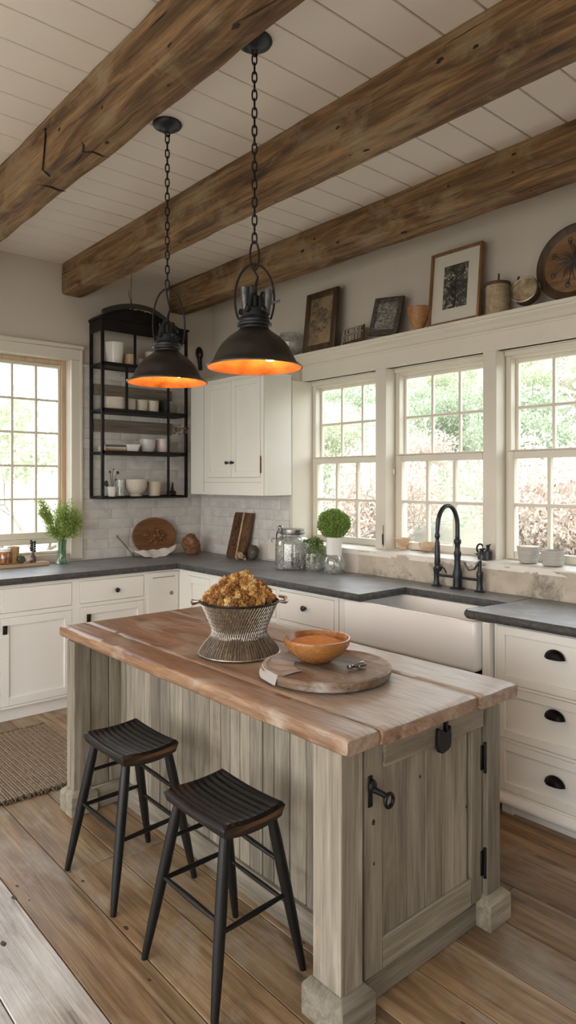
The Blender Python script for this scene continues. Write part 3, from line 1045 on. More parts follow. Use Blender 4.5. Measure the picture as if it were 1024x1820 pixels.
build('door', shaker(FD, .53, 1.14, .12, .85), CAB, t)
m = MB(); m.box((2.80, .5, 0), (3.2, 1.16, .07), 0); build('plinth', m, CAB, t)

# worktops
def worktop(label, parts, edges, origin):
    m = MB()
    for a, b in parts: m.box(a, b, 0)
    m.mat = 1
    for (p, q, n) in edges:
        # rough broken edge along p-q, facing n
        p = Vector(p); q = Vector(q); n = Vector(n); L = (q - p).length; k = max(6, int(L / .012))
        def fn(u, v, p=p, q=q, n=n):
            c = p.lerp(q, u); z = .87 + .04 * v
            bul = .005 * math.sin(PI * v)
            return c + n * (bul + .0025 * noise.noise(Vector((c.x * 24, c.y * 24, z * 60)))) + Vector((0, 0, z))
        m.sheet(fn, k, 6)
    return solo('worktop', m, [STONE, STONE_EDGE], label, 'counter', origin, recalc=False)
worktop('dark slate worktop turning the corner under the iron shelf, up to the sink',
        [((.9, 4.355, .87), (3.315, 4.995, .91)), ((2.695, 2.52, .87), (3.315, 4.356, .9098))],
        [((.9, 4.352, 0), (2.695, 4.352, 0), (0, -1, 0)), ((2.692, 4.352, 0), (2.692, 2.52, 0), (-1, 0, 0)), ((2.692, 2.519, 0), (3.07, 2.519, 0), (0, -1, 0))], (2.4, 4.4, .87))
m = MB()
m.box((3.075, 1.86, .872), (3.306, 2.519, .91), 0)
m.mat = 1
m.sheet(lambda u, v: (3.075 - .004 * math.sin(PI * v) - .002 * noise.noise(Vector((u * 30, v * 4, 3))), 1.86 + u * .66, .872 + .038 * v), 60, 6)
solo('worktop', m, [STONE, STONE_EDGE], 'narrow stone strip behind the sink where the bridge faucet stands', 'counter', (3.19, 2.2, .872), recalc=False)
m = MB()
poly = [(2.785, .5), (3.306, .5), (3.306, 1.858), (2.785, 1.878)]
m.prism([(2.752, .5), (3.306, .5), (3.306, 1.852), (3.06, 1.855), (2.785, 1.90), (2.765, 1.895), (2.752, 1.878)], .87, .91, 'xy', bev=.004)
m.mat = 1
def rnd_edge(u, v):
    pts = [(2.752, .5), (2.752, 1.872), (2.757, 1.888), (2.768, 1.898), (2.785, 1.900), (3.06, 1.857)]
    L = [0]
    for a, b in zip(pts, pts[1:]): L.append(L[-1] + math.dist(a, b))
    t_ = u * L[-1]
    for i in range(len(pts) - 1):
        if t_ <= L[i + 1] + 1e-9:
            k = (t_ - L[i]) / (L[i + 1] - L[i]); a, b = pts[i], pts[i + 1]
            x, y = a[0] + (b[0] - a[0]) * k, a[1] + (b[1] - a[1]) * k
            nx, ny = a[1] - b[1], b[0] - a[0]; l = math.hypot(nx, ny); nx /= l; ny /= l
            break
    o_ = .010 * math.sin(PI * v) + .002 * noise.noise(Vector((x * 24, y * 24, v * 3)))
    return (x + nx * o_, y + ny * o_, .87 + .04 * v)
m.sheet(rnd_edge, 150, 6)
solo('worktop', m, [STONE, STONE_EDGE], 'dark slate worktop with rounded corner right of the sink, above the three drawers', 'counter', (3.0, 1.2, .87), recalc=False)

# farmhouse sink
m = MB()
bm = bmesh.new()
X0, X1, YA, YB, Z0, Z1 = 2.70, 3.105, 1.80, 2.655, .635, .868
def rrect(x0, x1, y0, y1, r, z, n=6):
    pts = []
    for cx, cy, a0 in ((x1 - r, y1 - r, 0), (x0 + r, y1 - r, 90), (x0 + r, y0 + r, 180), (x1 - r, y0 + r, 270)):
        for k in range(n + 1):
            a = math.radians(a0 + 90 * k / n)
            pts.append((cx + r * math.cos(a), cy + r * math.sin(a), z))
    return pts
loops = [rrect(X0 + .02, X1 - .02, YA + .02, YB - .02, .012, Z0), rrect(X0 + .006, X1 - .006, YA + .006, YB - .006, .02, Z0 + .005), rrect(X0, X1, YA, YB, .025, Z0 + .02),
         rrect(X0, X1, YA, YB, .025, Z1 - .01), rrect(X0 + .003, X1 - .003, YA + .003, YB - .003, .024, Z1 - .003), rrect(X0 + .009, X1 - .009, YA + .009, YB - .009, .02, Z1),
         rrect(X0 + .028, X1 - .028, YA + .028, YB - .028, .02, Z1), rrect(X0 + .034, X1 - .034, YA + .034, YB - .034, .02, Z1 - .006),
         rrect(X0 + .045, X1 - .04, YA + .045, YB - .045, .03, Z0 + .05), rrect(X0 + .08, X1 - .075, YA + .08, YB - .08, .03, Z0 + .025)]
vl = [[bm.verts.new(p) for p in L] for L in loops]
for a, b in zip(vl, vl[1:]):
    for k in range(len(a)): bm.faces.new((a[k], a[(k + 1) % len(a)], b[(k + 1) % len(a)], b[k]))
bm.faces.new(vl[0][::-1]); bm.faces.new(vl[-1])
m.bm(bm)
t = solo('farmhouse_sink', m, WHITEC, 'deep white ceramic farmhouse sink with apron front under the windows', 'sink', (2.9, 2.23, .6), sharp=60)
m = MB(); m.lathe([(.04, 0), (.04, .004), (.03, .006), (.012, .002), (0, .002)], (2.9, 2.23, Z0 + .026), 20)
build('drain', m, SILVER, t)

# bridge faucet
t = thing('bridge_faucet', 'dark bronze bridge faucet with high gooseneck and pull-down spray behind the sink', 'faucet', (3.25, 2.285, .91))
xf = 3.25
m = MB()
m.lathe([(.042, 0), (.042, .006), (.026, .012), (.024, .06), (.027, .085), (.019, .12), (.017, .17), (.021, .20), (.021, .205), (.015, .22), (.015, .25), (.021, .262), (.021, .275), (.011, .29), (.011, .33)], (xf, 2.285, .91), 24)
m.ico((xf, 2.285, 1.205), .014, 2)
build('post', m, BRONZE, t)
m = MB()
pts = [(xf, 2.285, 1.2), (xf, 2.285, 1.275)]
for k in range(1, 17):
    a = PI * k / 16
    pts.append((xf - .078 + .078 * math.cos(a), 2.285 + .02 * (k / 16), 1.275 + .108 * math.sin(a)))
pts += [(xf - .157, 2.306, 1.25), (xf - .158, 2.306, 1.225)]
m.tube(pts, [.0125] * (len(pts) - 2) + [.0115, .009], 14)
build('gooseneck', m, BRONZE, t)
m = MB()
m.lathe([(.006, 0), (.012, -.004), (.0145, -.014), (.0145, -.024), (.010, -.034), (.010, -.045), (.0135, -.055), (.0145, -.075), (.0155, -.14), (.0165, -.175), (.012, -.182), (.0, -.182)], (xf - .158, 2.306, 1.236), 20)
m.ico((xf - .157, 2.300, 1.045), .026, 2, scale=(.9, .9, 1.05))
m.tube([(xf - .15, 2.29, 1.05), (xf - .155, 2.262, 1.04), (xf - .16, 2.245, 1.018)], .0045, 8)
build('spray_head', m, BRONZE, t)
m = MB()
m.tube([(xf, 2.43, .975), (xf, 2.14, .975)], .0075, 12)
build('bridge_bar', m, BRONZE, t)
for s_, hk in ((2.43, 0), (2.14, 1)):
    m = MB()
    m.lathe([(.030, 0), (.030, .004), (.019, .01), (.016, .03), (.0155, .075), (.019, .09), (.019, .105), (.011, .118), (.010, .14), (.012, .16), (.007, .17)], (xf, s_, .91), 18)
    v = build('valve', m, BRONZE, t)
    m = MB()
    if hk:
        m.tube([(xf, s_, 1.045), (xf - .01, s_ + .004, 1.075)], [.008, .009], 8)
        pts = [(xf - .01, s_, 1.072), (xf - .02, s_ + .022, 1.035), (xf - .03, s_ + .05, 1.028), (xf - .035, s_ + .068, 1.055), (xf - .036, s_ + .074, 1.07)]
        m.tube(pts, [.006, .0055, .0055, .006, .007], 8)
        m.tube([(xf - .02, s_ - .02, 1.082), (xf, s_, 1.075), (xf, s_ + .018, 1.07)], .006, 8)
    else:
        m.tube([(xf, s_, 1.05), (xf - .01, s_ - .002, 1.10), (xf - .05, s_ - .03, 1.105)], [.009, .008, .006], 8)
    build('lever', m, BRONZE, v)
# curled hook fitting on the sill right of the post
m = MB()
pts = []
for k in range(22):
    a = -2.2 + k * .33; r_ = .006 + .0013 * k
    pts.append((3.49, 2.29 - r_ * math.cos(a), 1.125 + r_ * math.sin(a) * 1.1))
m.tube(pts + [(3.49, 2.33, 1.09), (3.49, 2.29, 1.078)], .0055, 8)
m.tube([(3.49, 2.30, 1.079), (3.48, 2.20, 1.079)], .004, 8)
solo('curled_hook', m, IRON, 'small curled black iron hook lying on the sill between the faucet and the black pots', 'hook', (3.49, 2.28, 1.075))

# upper cabinet
FU = face_right(3.043)
t = thing('upper_cabinet', 'cream two-door wall cabinet with small dark knobs, between the iron shelf and windows', 'cabinet', (3.18, 4.23, 1.415))
UD = [(3.812, 4.158, 1.545, 2.275), (4.164, 4.49, 1.545, 2.275)]
build('carcass', carcass(FU, 3.776, 4.72, 1.415, 2.30, .262, UD), [CAB, GAP], t)
m = MB(); m.box((3.03, 3.768, 2.285), (3.305, 4.73, 2.305), .004); build('cabinet_top', m, CAB, t)
m = MB()
m.box((3.040, 3.795, 1.508), (3.044, 4.53, 1.511), 0); m.box((3.040, 4.53, 1.43), (3.044, 4.533, 2.28), 0); build('bead', m, GAP, t)
m = MB()   # framed side panel facing the room
m.box((3.047, 3.770, 1.416), (3.085, 3.776, 2.284), .001); m.box((3.085, 3.770, 1.416), (3.303, 3.776, 1.50), .001)
build('side_frame', m, CAB, t)
m = MB(); m.cyl((3.038, 3.806, 1.575), (3.038, 3.806, 1.70), .0045, n=10); m.box((3.040, 3.800, 1.585), (3.0425, 3.812, 1.69), 0)
o = build('hinge', m, metal('rusty_brass', (.30, .13, .05), .6, .6, .5, 60), t)
for i, u in enumerate(UD):
    d = build('door', shaker(FU, *u, .045), CAB, t)
    build('knob', knob(FU, (4.135, 4.20)[i], 1.658, .013), BRONZE, d)

# iron shelf unit on the left wall
t = thing('iron_shelf', 'tall open black iron shelf unit with a curved top on the left wall', 'shelf', (2.67, 4.9, 1.40))
XA, XB, YF, YK = 2.30, 3.035, 4.782, 4.975
H = dict(IR=IRON)
def bar(a, b, w_=.011):
    mm = MB(); mm.box(Vector(a) - Vector((w_, w_, 0)), Vector(b) + Vector((w_, w_, 0)), .002); return mm
for (x, y) in ((XA, YF), (XB, YF), (XA, YK)):
    build('post', bar((x, y, 1.40), (x, y, 2.72)), IRON, t)
for z in (1.40, 1.74, 2.06, 2.41):
    mm = MB()
    mm.box((XA, YF, z - .012), (XB, YK, z - .004), 0)
    mm.box((XA - .01, YF - .011, z - .016), (XB + .01, YF + .006, z + .012 * (z > 1.5)), .002); mm.box((XA - .01, YK - .006, z - .016), (XB + .01, YK + .01, z + .004), .002)
    mm.box((XA - .011, YF, z - .016), (XA + .006, YK, z + .004), .002); mm.box((XB - .006, YF, z - .016), (XB + .011, YK, z + .004), .002)
    build('shelf_board', mm, IRON, t)
for (x, za, zb) in ((2.868, 1.40, 2.06), (2.50, 2.06, 2.41), (2.57, 2.41, 2.66), (2.868, 2.06, 2.41)):
    mm = MB(); mm.box((x - .009, YF - .008, za), (x + .009, YF + .008, zb), .002); build('divider', mm, IRON, t)
mm = MB()
mm.box((XA - .012, YF - .008, 2.655), (XB + .012, YF + .004, 2.76), .002); mm.box((XA - .012, YF, 2.655), (XA, YK + .01, 2.76), .002); mm.box((XB, YF, 2.655), (XB + .012, YK + .01, 2.76), .002)
build('header_panel', mm, IRON, t)
mm = MB()
top = []
N = 24
for k in range(N + 1):
    u = k / N; x = XA - .02 + u * (XB - XA + .04)
    top.append((x, 2.76 + .095 * math.sin(PI * min(1, u / .86)) ** .7 * (1 if u < .43 else 1 - .3 * (u - .43))))
poly = top + [(XB + .02, 2.745), (XA - .02, 2.745)]
mm.prism(poly, YF - .02, YK + .01, 'xz')
build('arched_top', mm, IRON, t)
for z0, z1 in ((2.19, 2.275), (1.905, 2.0)):
    mm = MB(); mm.box((XA + .02, 4.968, z0), (XB - .02, 4.982, z1), .002, random.random()); build('back_slat', mm, PLANK, t)
# ================================================================== island
t = thing('kitchen_island', 'rustic grey-board kitchen island with thick reclaimed wood top in the middle of the room', 'island', (1.7, 2.2, 0))
IS = t
# top boards: uneven lengths and a worn, wavy edge
def top_board(x0, x1, y0, y1, z0, z1, seed, tone):
    m = MB(); n = 110; nx = max(4, int((x1 - x0) / .03)); e = .006
    def prof(i):
        # cross-section loop
        pts = []
        for k in range(nx + 1): pts.append((x0 + e + (x1 - x0 - 2 * e) * k / nx, z1))
        pts += [(x1, z1 - e), (x1, (z0 + z1) / 2), (x1, z0 + e)]
        for k in range(nx + 1): pts.append((x1 - e - (x1 - x0 - 2 * e) * k / nx, z0))
        pts += [(x0, z0 + e), (x0, (z0 + z1) / 2), (x0, z1 - e)]
        return pts
    vs = []; fs = []
    base = prof(0); r = len(base)
    for i in range(n + 1):
        y = y0 + (y1 - y0) * i / n
        shr = 0 if 0 < i < n else .004
        for (x, z) in base:
            side = min(abs(x - x0), abs(x - x1)) < .002
            dx = (.0045 * noise.noise(Vector((y * 3.2, seed, x > (x0 + x1) / 2))) + .003 * noise.noise(Vector((y * 13, z * 20, seed)))) if side else 0
            dz = .0012 * noise.noise(Vector((x * 10, y * 5, seed))) if z > z0 + .01 else .002 * noise.noise(Vector((x * 10, y * 5, seed + 4)))
            dy = (.004 * noise.noise(Vector((x * 12, z * 30, seed)))) if i in (0, n) else 0
            zz = z + dz
            if shr: zz = (z0 + z1) / 2 + (z - (z0 + z1) / 2) * .82 if min(abs(z - z0), abs(z - z1)) < .008 else z
            vs.append((x + dx, y + dy + (-.003 if i == 0 and shr and z0 + .01 < z < z1 - .01 else 0), zz))
    for i in range(n):
        for k in range(r):
            l = (k + 1) % r
            fs.append((i * r + k, i * r + l, (i + 1) * r + l, (i + 1) * r + k))
    # end caps as fans round a centre
    for i in (0, n):
        c = len(vs); vs.append(((x0 + x1) / 2, vs[i * r][1] - (.001 if i == 0 else -.001), (z0 + z1) / 2))
        for k in range(r):
            l = (k + 1) % r
            fs.append((c, i * r + l, i * r + k) if i == 0 else (c, i * r + k, i * r + l))
    m.raw(vs, fs, tone)
    return m
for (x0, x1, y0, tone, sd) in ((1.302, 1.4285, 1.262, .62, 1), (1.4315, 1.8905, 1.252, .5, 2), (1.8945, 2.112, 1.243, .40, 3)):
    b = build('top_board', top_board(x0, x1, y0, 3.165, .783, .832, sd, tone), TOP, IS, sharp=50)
# corner posts and plinth blocks
for (x0, x1, y0, y1, ax) in ((1.328, 1.415, 1.31, 1.425, 0), (2.035, 2.115, 1.31, 1.425, 0), (1.295, 1.375, 2.98, 3.06, 1), (2.035, 2.115, 2.98, 3.06, 1)):
    m = MB(); m.box((x0, y0, .085), (x1, y1, .785), .003, random.random()); build('post', m, ISL, IS)
    m = MB()
    a, b, c, d = x0 - .025, x1 + .025, y0 - .028, y1 + .022
    bmm = bmesh.new()
    lo = [bmm.verts.new(p) for p in ((a, c, 0), (b, c, 0), (b, d, 0), (a, d, 0))]
    mi = [bmm.verts.new(p) for p in ((a, c, .088), (b, c, .088), (b, d, .088), (a, d, .088))]
    hi = [bmm.verts.new(p) for p in ((x0 - .004, y0 - .004, .108), (x1 + .004, y0 - .004, .108), (x1 + .004, y1 + .004, .108), (x0 - .004, y1 + .004, .108))]
    for q, r_ in ((lo, mi), (mi, hi)):
        for k in range(4): bmm.faces.new((q[k], q[(k + 1) % 4], r_[(k + 1) % 4], r_[k]))
    bmm.faces.new(lo[::-1]); bmm.faces.new(hi)
    bmesh.ops.bevel(bmm, geom=bmm.edges[:], offset=.003, segments=1, affect='EDGES')
    m.bm(bmm, random.random())
    build('plinth_block', m, ISLY, IS)
# beadboard: long recessed front and the return panel at the far end, and the back
def beadboard(m, s0, s1, z0, z1, put):
    s = s0
    while s < s1 - .005:
        w_ = random.choice((.062, .075, .085, .095, .11))
        e = min(s + w_, s1)
        if s1 - e < .03: e = s1
        put(s + .0015, e - .0015, z0, z1, random.random(), random.uniform(0, .003))
        s = e
m = MB()
beadboard(m, 1.425, 3.0, .03, .782, lambda a, b, c, d, t_, j: m.box((1.535 - j, a, c), (1.548, b, d), .003, t_))
build('long_panel', m, ISL, IS)
m = MB()
beadboard(m, 1.376, 1.536, .03, .782, lambda a, b, c, d, t_, j: m.box((a, 2.99 - j, c), (b, 3.003, d), .003, t_))
build('return_panel', m, ISL, IS)
m = MB()
beadboard(m, 1.425, 3.0, .03, .782, lambda a, b, c, d, t_, j: m.box((2.09, a, c), (2.103 + j, b, d), .003, t_))
build('back_panel', m, ISL, IS)
m = MB()
beadboard(m, 1.376, 2.035, .03, .782, lambda a, b, c, d, t_, j: m.box((a, 3.035, c), (b, 3.048 + j, d), .003, t_))
build('end_panel', m, ISL, IS)
m = MB(); m.box((1.548, 1.40, .02), (2.09, 3.0, .775), 0, .2); m.box((1.41, 1.352, .02), (2.04, 1.42, .775), 0, .2)
build('inner_case', m, GAP, IS)
m = MB(); m.box((1.515, 1.425, 0), (1.536, 2.985, .105), .004, .3)
build('base_rail', m, ISLL, IS)
m = MB(); m.box((1.375, 2.967, 0), (1.53, 2.99, .105), .004, .6)
build('base_rail', m, ISLY, IS)
m = MB(); m.box((1.43, 1.338, 0), (2.03, 1.36, .078), .004, .15)
build('base_rail', m, ISLY, IS)
# end door
d0, d1, zb, zt = 1.436, 2.028, .092, .772
m = MB()
def db(a, b, c, d, y, t_, mat=0):
    m.mat = mat
    m.box((a, y, c), (b, 1.352, d), .0025, t_)
db(d0, d0 + .078, zb, zt, 1.324, .55); db(d1 - .062, d1, zb, zt, 1.326, .45)
db(d0 + .08, d1 - .002, zt - .088, zt + .003, 1.317, .7, 1); db(d0 + .08, d1 - .064, zb, zb + .092, 1.325, .6, 1)
xs = [d0 + .08, d0 + .20, d0 + .29, d0 + .375, d1 - .076]
for k, (a, b) in enumerate(zip(xs, xs[1:])): db(a + .0008, b - .0008, zb + .09, zt - .086, 1.333 + .001 * (k % 2), .3 + .13 * k)
m.mat = 2
for (kx, kz, kr) in ((1.474, .535, .0065), (1.476, .415, .004), (1.945, .43, .004), (1.70, .60, .004)):
    m.ico((kx, 1.3238 if kx < 1.5 else 1.3325, kz), kr, 2, .4, 6, (1, .18, 1.4), seed=kz)
door = build('door', m, [ISL, ISLY, KNOT], IS)
m = MB()
m.box((1.449, 1.318, .585), (1.466, 1.324, .675), .002); m.ico((1.457, 1.312, .648), .020, 2, scale=(.85, .5, 1.0))
m.tube([(1.457, 1.31, .64), (1.468, 1.292, .633), (1.482, 1.278, .622)], [.010, .008, .009], 10)
m.tube([(1.486 + .017 * math.cos(a * PI / 8), 1.275, .612 + .019 * math.sin(a * PI / 8)) for a in range(16)], .0055, 8, closed=True)
build('lock_knob', m, IRON, door)
m = MB()
poly = [(1.752, .735), (1.757, .744), (1.790, .722), (1.798, .722), (1.802, .728), (1.817, .742), (1.821, .705), (1.816, .672), (1.800, .664), (1.775, .660), (1.758, .668), (1.750, .69)]
m.prism(poly, 1.300, 1.316, 'xz', bev=.003); m.box((1.794, 1.302, .72), (1.804, 1.316, .785), .002)
build('latch', m, IRON, door)
for z in (.575, .215):
    m = MB(); m.cyl((2.033, 1.318, z - .045), (2.033, 1.318, z + .045), .0055, n=12); m.box((2.018, 1.323, z - .042), (2.034, 1.327, z + .042), .001); m.ico((2.033, 1.318, z + .048), .007, 1); m.ico((2.033, 1.318, z - .048), .007, 1)
    build('hinge', m, IRON, door)

# ================================================================== stools
def make_stool(label, c):
    cx, cy = c
    t = thing('bar_stool', label, 'stool', (cx, cy, 0), 'black stools along the island')
    # dished, ridged seat
    m = MB(); hx, hy, nx, ny = .118, .172, 96, 30
    def ztop(u, v):
        x = (u - .5) * 2; y = (v - .5) * 2
        rim = max(abs(x), abs(y))
        z = .520 + .012 * x * x + .010 * y * y - .012 * max(0, -x - .55) ** 2 * 4
        inside = max(0, min(1, (.86 - abs(x)) / .06)) * max(0, min(1, (.90 - abs(y)) / .06))
        z -= inside * (.004 + .0042 * (1 + math.sin(x * 9.5 * PI + .5 * math.sin(y * 2.0))) )
        return z - .010 * max(0, (rim - .93) / .07) ** 2
    vs = []; fs = []
    def pt(i, j, bot=False):
        u, v = i / nx, j / ny; x = (u - .5) * 2; y = (v - .5) * 2
        X = cx + hx * x * (1 - .02 * y * y); Y = cy + hy * y * (1 - .03 * x * x)
        if bot: return (cx + (X - cx) * .93, cy + (Y - cy) * .95, .484 + .012 * x * x)
        return (X, Y, ztop(u, v))
    W = ny + 1
    vs = [pt(i, j) for i in range(nx + 1) for j in range(ny + 1)] + [pt(i, j, True) for i in range(nx + 1) for j in range(ny + 1)]
    K = (nx + 1) * W
    fmat = []
    for i in range(nx):
        for j in range(ny):
            a = i * W + j; fs.append((a, a + W, a + W + 1, a + 1)); fs.append((a + K, a + 1 + K, a + W + 1 + K, a + W + K))
    for i in range(nx):
        a = i * W; fs.append((a, a + K, a + W + K, a + W)); a += ny; fs.append((a, a + W, a + W + K, a + K))
    for j in range(ny):
        a = j; fs.append((a, a + 1, a + 1 + K, a + K)); a += nx * W; fs.append((a, a + K, a + 1 + K, a + 1))
    m.raw(vs, fs, .4)
    s = build('seat', m, [SEATW, SEATEND], t, sharp=60)
    for p in s.data.polygons:
        if p.normal.y < -.7 and p.center.y < -hy * .9: p.material_index = 1
    feet = {'a': (-.17, .19), 'b': (-.165, -.19), 'c': (.18, -.175), 'd': (.175, .17)}
    tops = {'a': (-.085, .125), 'b': (-.085, -.13), 'c': (.09, -.13), 'd': (.09, .125)}
    def on(k, z):
        f, p = feet[k], tops[k]; q = z / .49
        return Vector((cx + f[0] + (p[0] - f[0]) * q, cy + f[1] + (p[1] - f[1]) * q, z))
    for k in 'abcd':
        m = MB(); m.tube([on(k, z) for z in (0, .02, .15, .3, .43, .505)], [.0105, .012, .0165, .0185, .018, .015], 16, tone=random.random())
        build('leg', m, BLACKW, t)
    for (p, q, z1, z2, r_) in (('a', 'b', .262, .262, .0085), ('d', 'c', .36, .345, .008), ('d', 'c', .22, .21, .007), ('b', 'c', .235, .245, .008), ('a', 'd', .25, .26, .008), ('a', 'd', .385, .39, .007)):
        m = MB(); A, B = on(p, z1), on(q, z2)
        m.tube([A, A.lerp(B, .25), A.lerp(B, .5), A.lerp(B, .75), B], [r_ * .8, r_, r_ * 1.12, r_, r_ * .8], 12)
        build('stretcher', m, BLACKW, t)
    return t
S1 = make_stool('black wooden stool with ridged seat at the far end of the island, by the rug', (1.262, 2.388))
S2 = dup(S1, (1.245, 1.748, 0), 'black wooden stool with ridged seat nearest the camera, its seat end worn brown')

# ================================================================== pendants
def pendant(label, x, y, zr, long_loop, seed, rad=.176, drop=1.22):
    t = thing('pendant_lamp', label, 'lamp', (x, y, 3.16), 'pendants over the island')
    m = MB()
    m.lathe([(0, 3.122), (.012, 3.121), (.018, 3.128), (.030, 3.131), (.050, 3.137), (.062, 3.145), (.067, 3.153), (.066, 3.1595), (0, 3.1595)], (x, y, 0), 32)
    m.tube([(x + .012 * math.cos(a), y, 3.112 + .012 * math.sin(a)) for a in [k * PI / 6 for k in range(12)]], .0035, 8, closed=True)
    build('ceiling_canopy', m, BRONZE, t)
    # chain
    ztop = 3.105; zbot = zr + (.462 if not long_loop else .432)
    m = MB(); L = .040; step = L - .0075; n = int((ztop - zbot) / step)
    step = (ztop - zbot) / n
    for i in range(n):
        zc = ztop - step * (i + .5); pts = []
        hw = .0085; hl = step / 2 + .0035
        for k in range(16):
            a = 2 * PI * k / 16
            px = hw * math.copysign(abs(math.cos(a)) ** .8, math.cos(a)); pz = hl * math.copysign(abs(math.sin(a)) ** .75, math.sin(a))
            ang = (.5 if i % 2 else 2.07) + seed * .3
            pts.append((x + px * math.cos(ang), y + px * math.sin(ang), zc + pz))
        m.tube(pts, .0030, 7, closed=True)
    if not long_loop:
        m.tube([(x + .013 * math.cos(k * PI / 8), y - .010 * math.cos(k * PI / 8), zr + .412 + .055 * math.sin(k * PI / 8)) for k in range(16)], .0038, 8, closed=True)
    build('chain', m, IRON, t)
    # shade
    R = rad
    o = [(.050, .160), (.053, .150), (.054, .140), (.068, .128), (.096, .108), (.122, .082), (.140, .054), (.150, .030), (.158, .016), (R, .002)]
    o = [(r, z + zr) for r, z in o]
    rim = [(R + .004, zr), (R + .0035, zr - .004), (R - .001, zr - .004)]
    m = MB(); m.mat = 0
    m.lathe(o + rim, (x, y, 0), 56)
    sh = build('shade', MBopen(m), SHADE, t, recalc=False)
    inn = [(r - .0035, z - .002) for r, z in o if True]
    m = MB(); inner = [(R - .001, zr - .004)] + [(r - .003, z - .003) for r, z in o[::-1]] + [(0, zr + .158)]
    m.lathe(inner, (x, y, 0), 56, wob=.012, seed=seed)
    build('shade_lining', MBopen(m), COPPER, t, recalc=False)
    # neck ring and cap
    m = MB()
    m.lathe([(.052, zr + .146), (.064, zr + .150), (.066, zr + .155), (.064, zr + .160), (.056, zr + .163), (.056, zr + .171), (.060, zr + .174), (.058, zr + .179), (.050, zr + .184), (.047, zr + .200), (.040, zr + .214), (.022, zr + .222), (.018, zr + .24), (0, zr + .24)], (x, y, 0), 36)
    build('neck_cap', m, BRONZE, t)
    # cast socket bracket with wing screws
    m = MB()
    for k in range(5):
        a = k * 2 * PI / 5 + seed
        m.tube([(x + .040 * math.cos(a), y + .040 * math.sin(a), zr + .195), (x + .030 * math.cos(a), y + .030 * math.sin(a), zr + .25), (x + .034 * math.cos(a + .3), y + .034 * math.sin(a + .3), zr + .268 + .006 * (k % 2))], [.010, .0075, .0045], 8)
        m.ico((x + .05 * math.cos(a), y + .05 * math.sin(a), zr + .205), .012, 2, .4, 9, seed=k)
    m.lathe([(.010, zr + .22), (.018, zr + .24), (.017, zr + .262), (.008, zr + .272), (.008, zr + .285)], (x, y, 0), 16)
    build('socket_bracket', m, IRON, t)
    # bail
    dirx, diry = (.756, -.655)
    m = MB(); pts = []
    for k in range(25):
        a = -.62 + (PI + 1.24) * k / 24
        rr_ = .070
        px = rr_ * math.cos(a) * (1.05 if not long_loop else (1.15 if math.cos(a) > 0 else .95)); pz = (.130 if not long_loop else .158) * math.sin(a)
        if math.cos(a) > 0 and long_loop: pz -= .012 * math.cos(a)
        pts.append((x + dirx * px, y + diry * px, zr + (.252 if not long_loop else .268) + pz))
    m.tube(pts, .0042, 9)
    build('bail', m, IRON, t)
    m = MB()
    top_ = .378 if not long_loop else .425
    m.tube([(x, y, zr + .27), (x + .004, y, zr + .30), (x + .010, y - .006, zr + .335), (x - .004, y, zr + top_ - .02), (x, y, zr + top_)], [.007, .006, .0042, .004, .005], 8)
    build('hanging_hook', m, IRON, t)
    m = MB(); m.lathe([(0, zr + .028), (.014, zr + .031), (.022, zr + .042), (.024, zr + .055), (.018, zr + .075), (.013, zr + .09), (.013, zr + .11), (0, zr + .11)], (x + .03, y - .055, -.012), 24)
    build('bulb', m, BULB, t)
    ld = bpy.data.lights.new('pendant_light', 'POINT'); ld.energy = 1.3; ld.color = (1, .36, .09); ld.shadow_soft_size = .025
    lo = bpy.data.objects.new('pendant_light', ld); COL.objects.link(lo); lo.parent = t
    lo.location = (0.0, 0.0, zr + .022 - 3.16)
    return t

def MBopen(m):
    """drop the end caps a lathe adds"""
    keep = [(f, i) for f, i in zip(m.f, m.mi) if len(f) <= 4]
    m.f = [a for a, _ in keep]; m.mi = [b for _, b in keep]
    return m

LAMP1 = pendant('dark metal dome pendant with glowing copper inside, hanging nearer the camera', 1.566, 1.997, 1.945, False, 1.0)
LAMP2 = pendant('dark metal dome pendant with glowing copper inside, hanging farther away', 1.629, 2.725, 1.975, True, 2.2, rad=.180)
# glassy insulator and side arm on the nearer pendant
x, y, zr = 1.566, 1.997, 1.945
m = MB()
m.tube([(x - .025, y + .02, zr + .20), (x - .03, y + .024, zr + .295)], [.012, .016], 10); m.box((x - .02, y - .005, zr + .2), (x + .012, y + .02, zr + .30), .003)
m.tube([(x + .02, y - .02, zr + .235), (x + .05, y - .045, zr + .238), (x + .072, y - .062, zr + .246)], [.009, .006, .005], 8)
m.tube([(x + .03, y - .03, zr + .20), (x + .038, y - .034, zr + .285)], [.015, .018], 12)
build('insulator', m, metal('dull_pewter', (.20, .21, .22), .3, .8, .5, 30), LAMP1)
# ================================================================== on the island
ZI = .8345
# round plank board
RB = wood('round_plank', [(.11, .065, .038), (.22, .145, .092), (.32, .23, .16)], 'y', .5, .8, .5, .1, .5, wear=((.50, .45, .40), .50, .7))
bx, by, br = 1.685, 1.735, .232
m = MB()
m.lathe([(0, ZI), (br * .93, ZI), (br * .975, ZI + .006), (br, ZI + .024), (br * .995, ZI + .034), (br * .97, ZI + .038), (br * .93, ZI + .036), (br * .90, ZI + .031), (0, ZI + .030)], (bx, by, 0), 72, wob=.025, seed=3)
solo('round_board', m, RB, 'thick round weathered wood board on the island under the orange bowl', 'board', (bx, by, ZI))
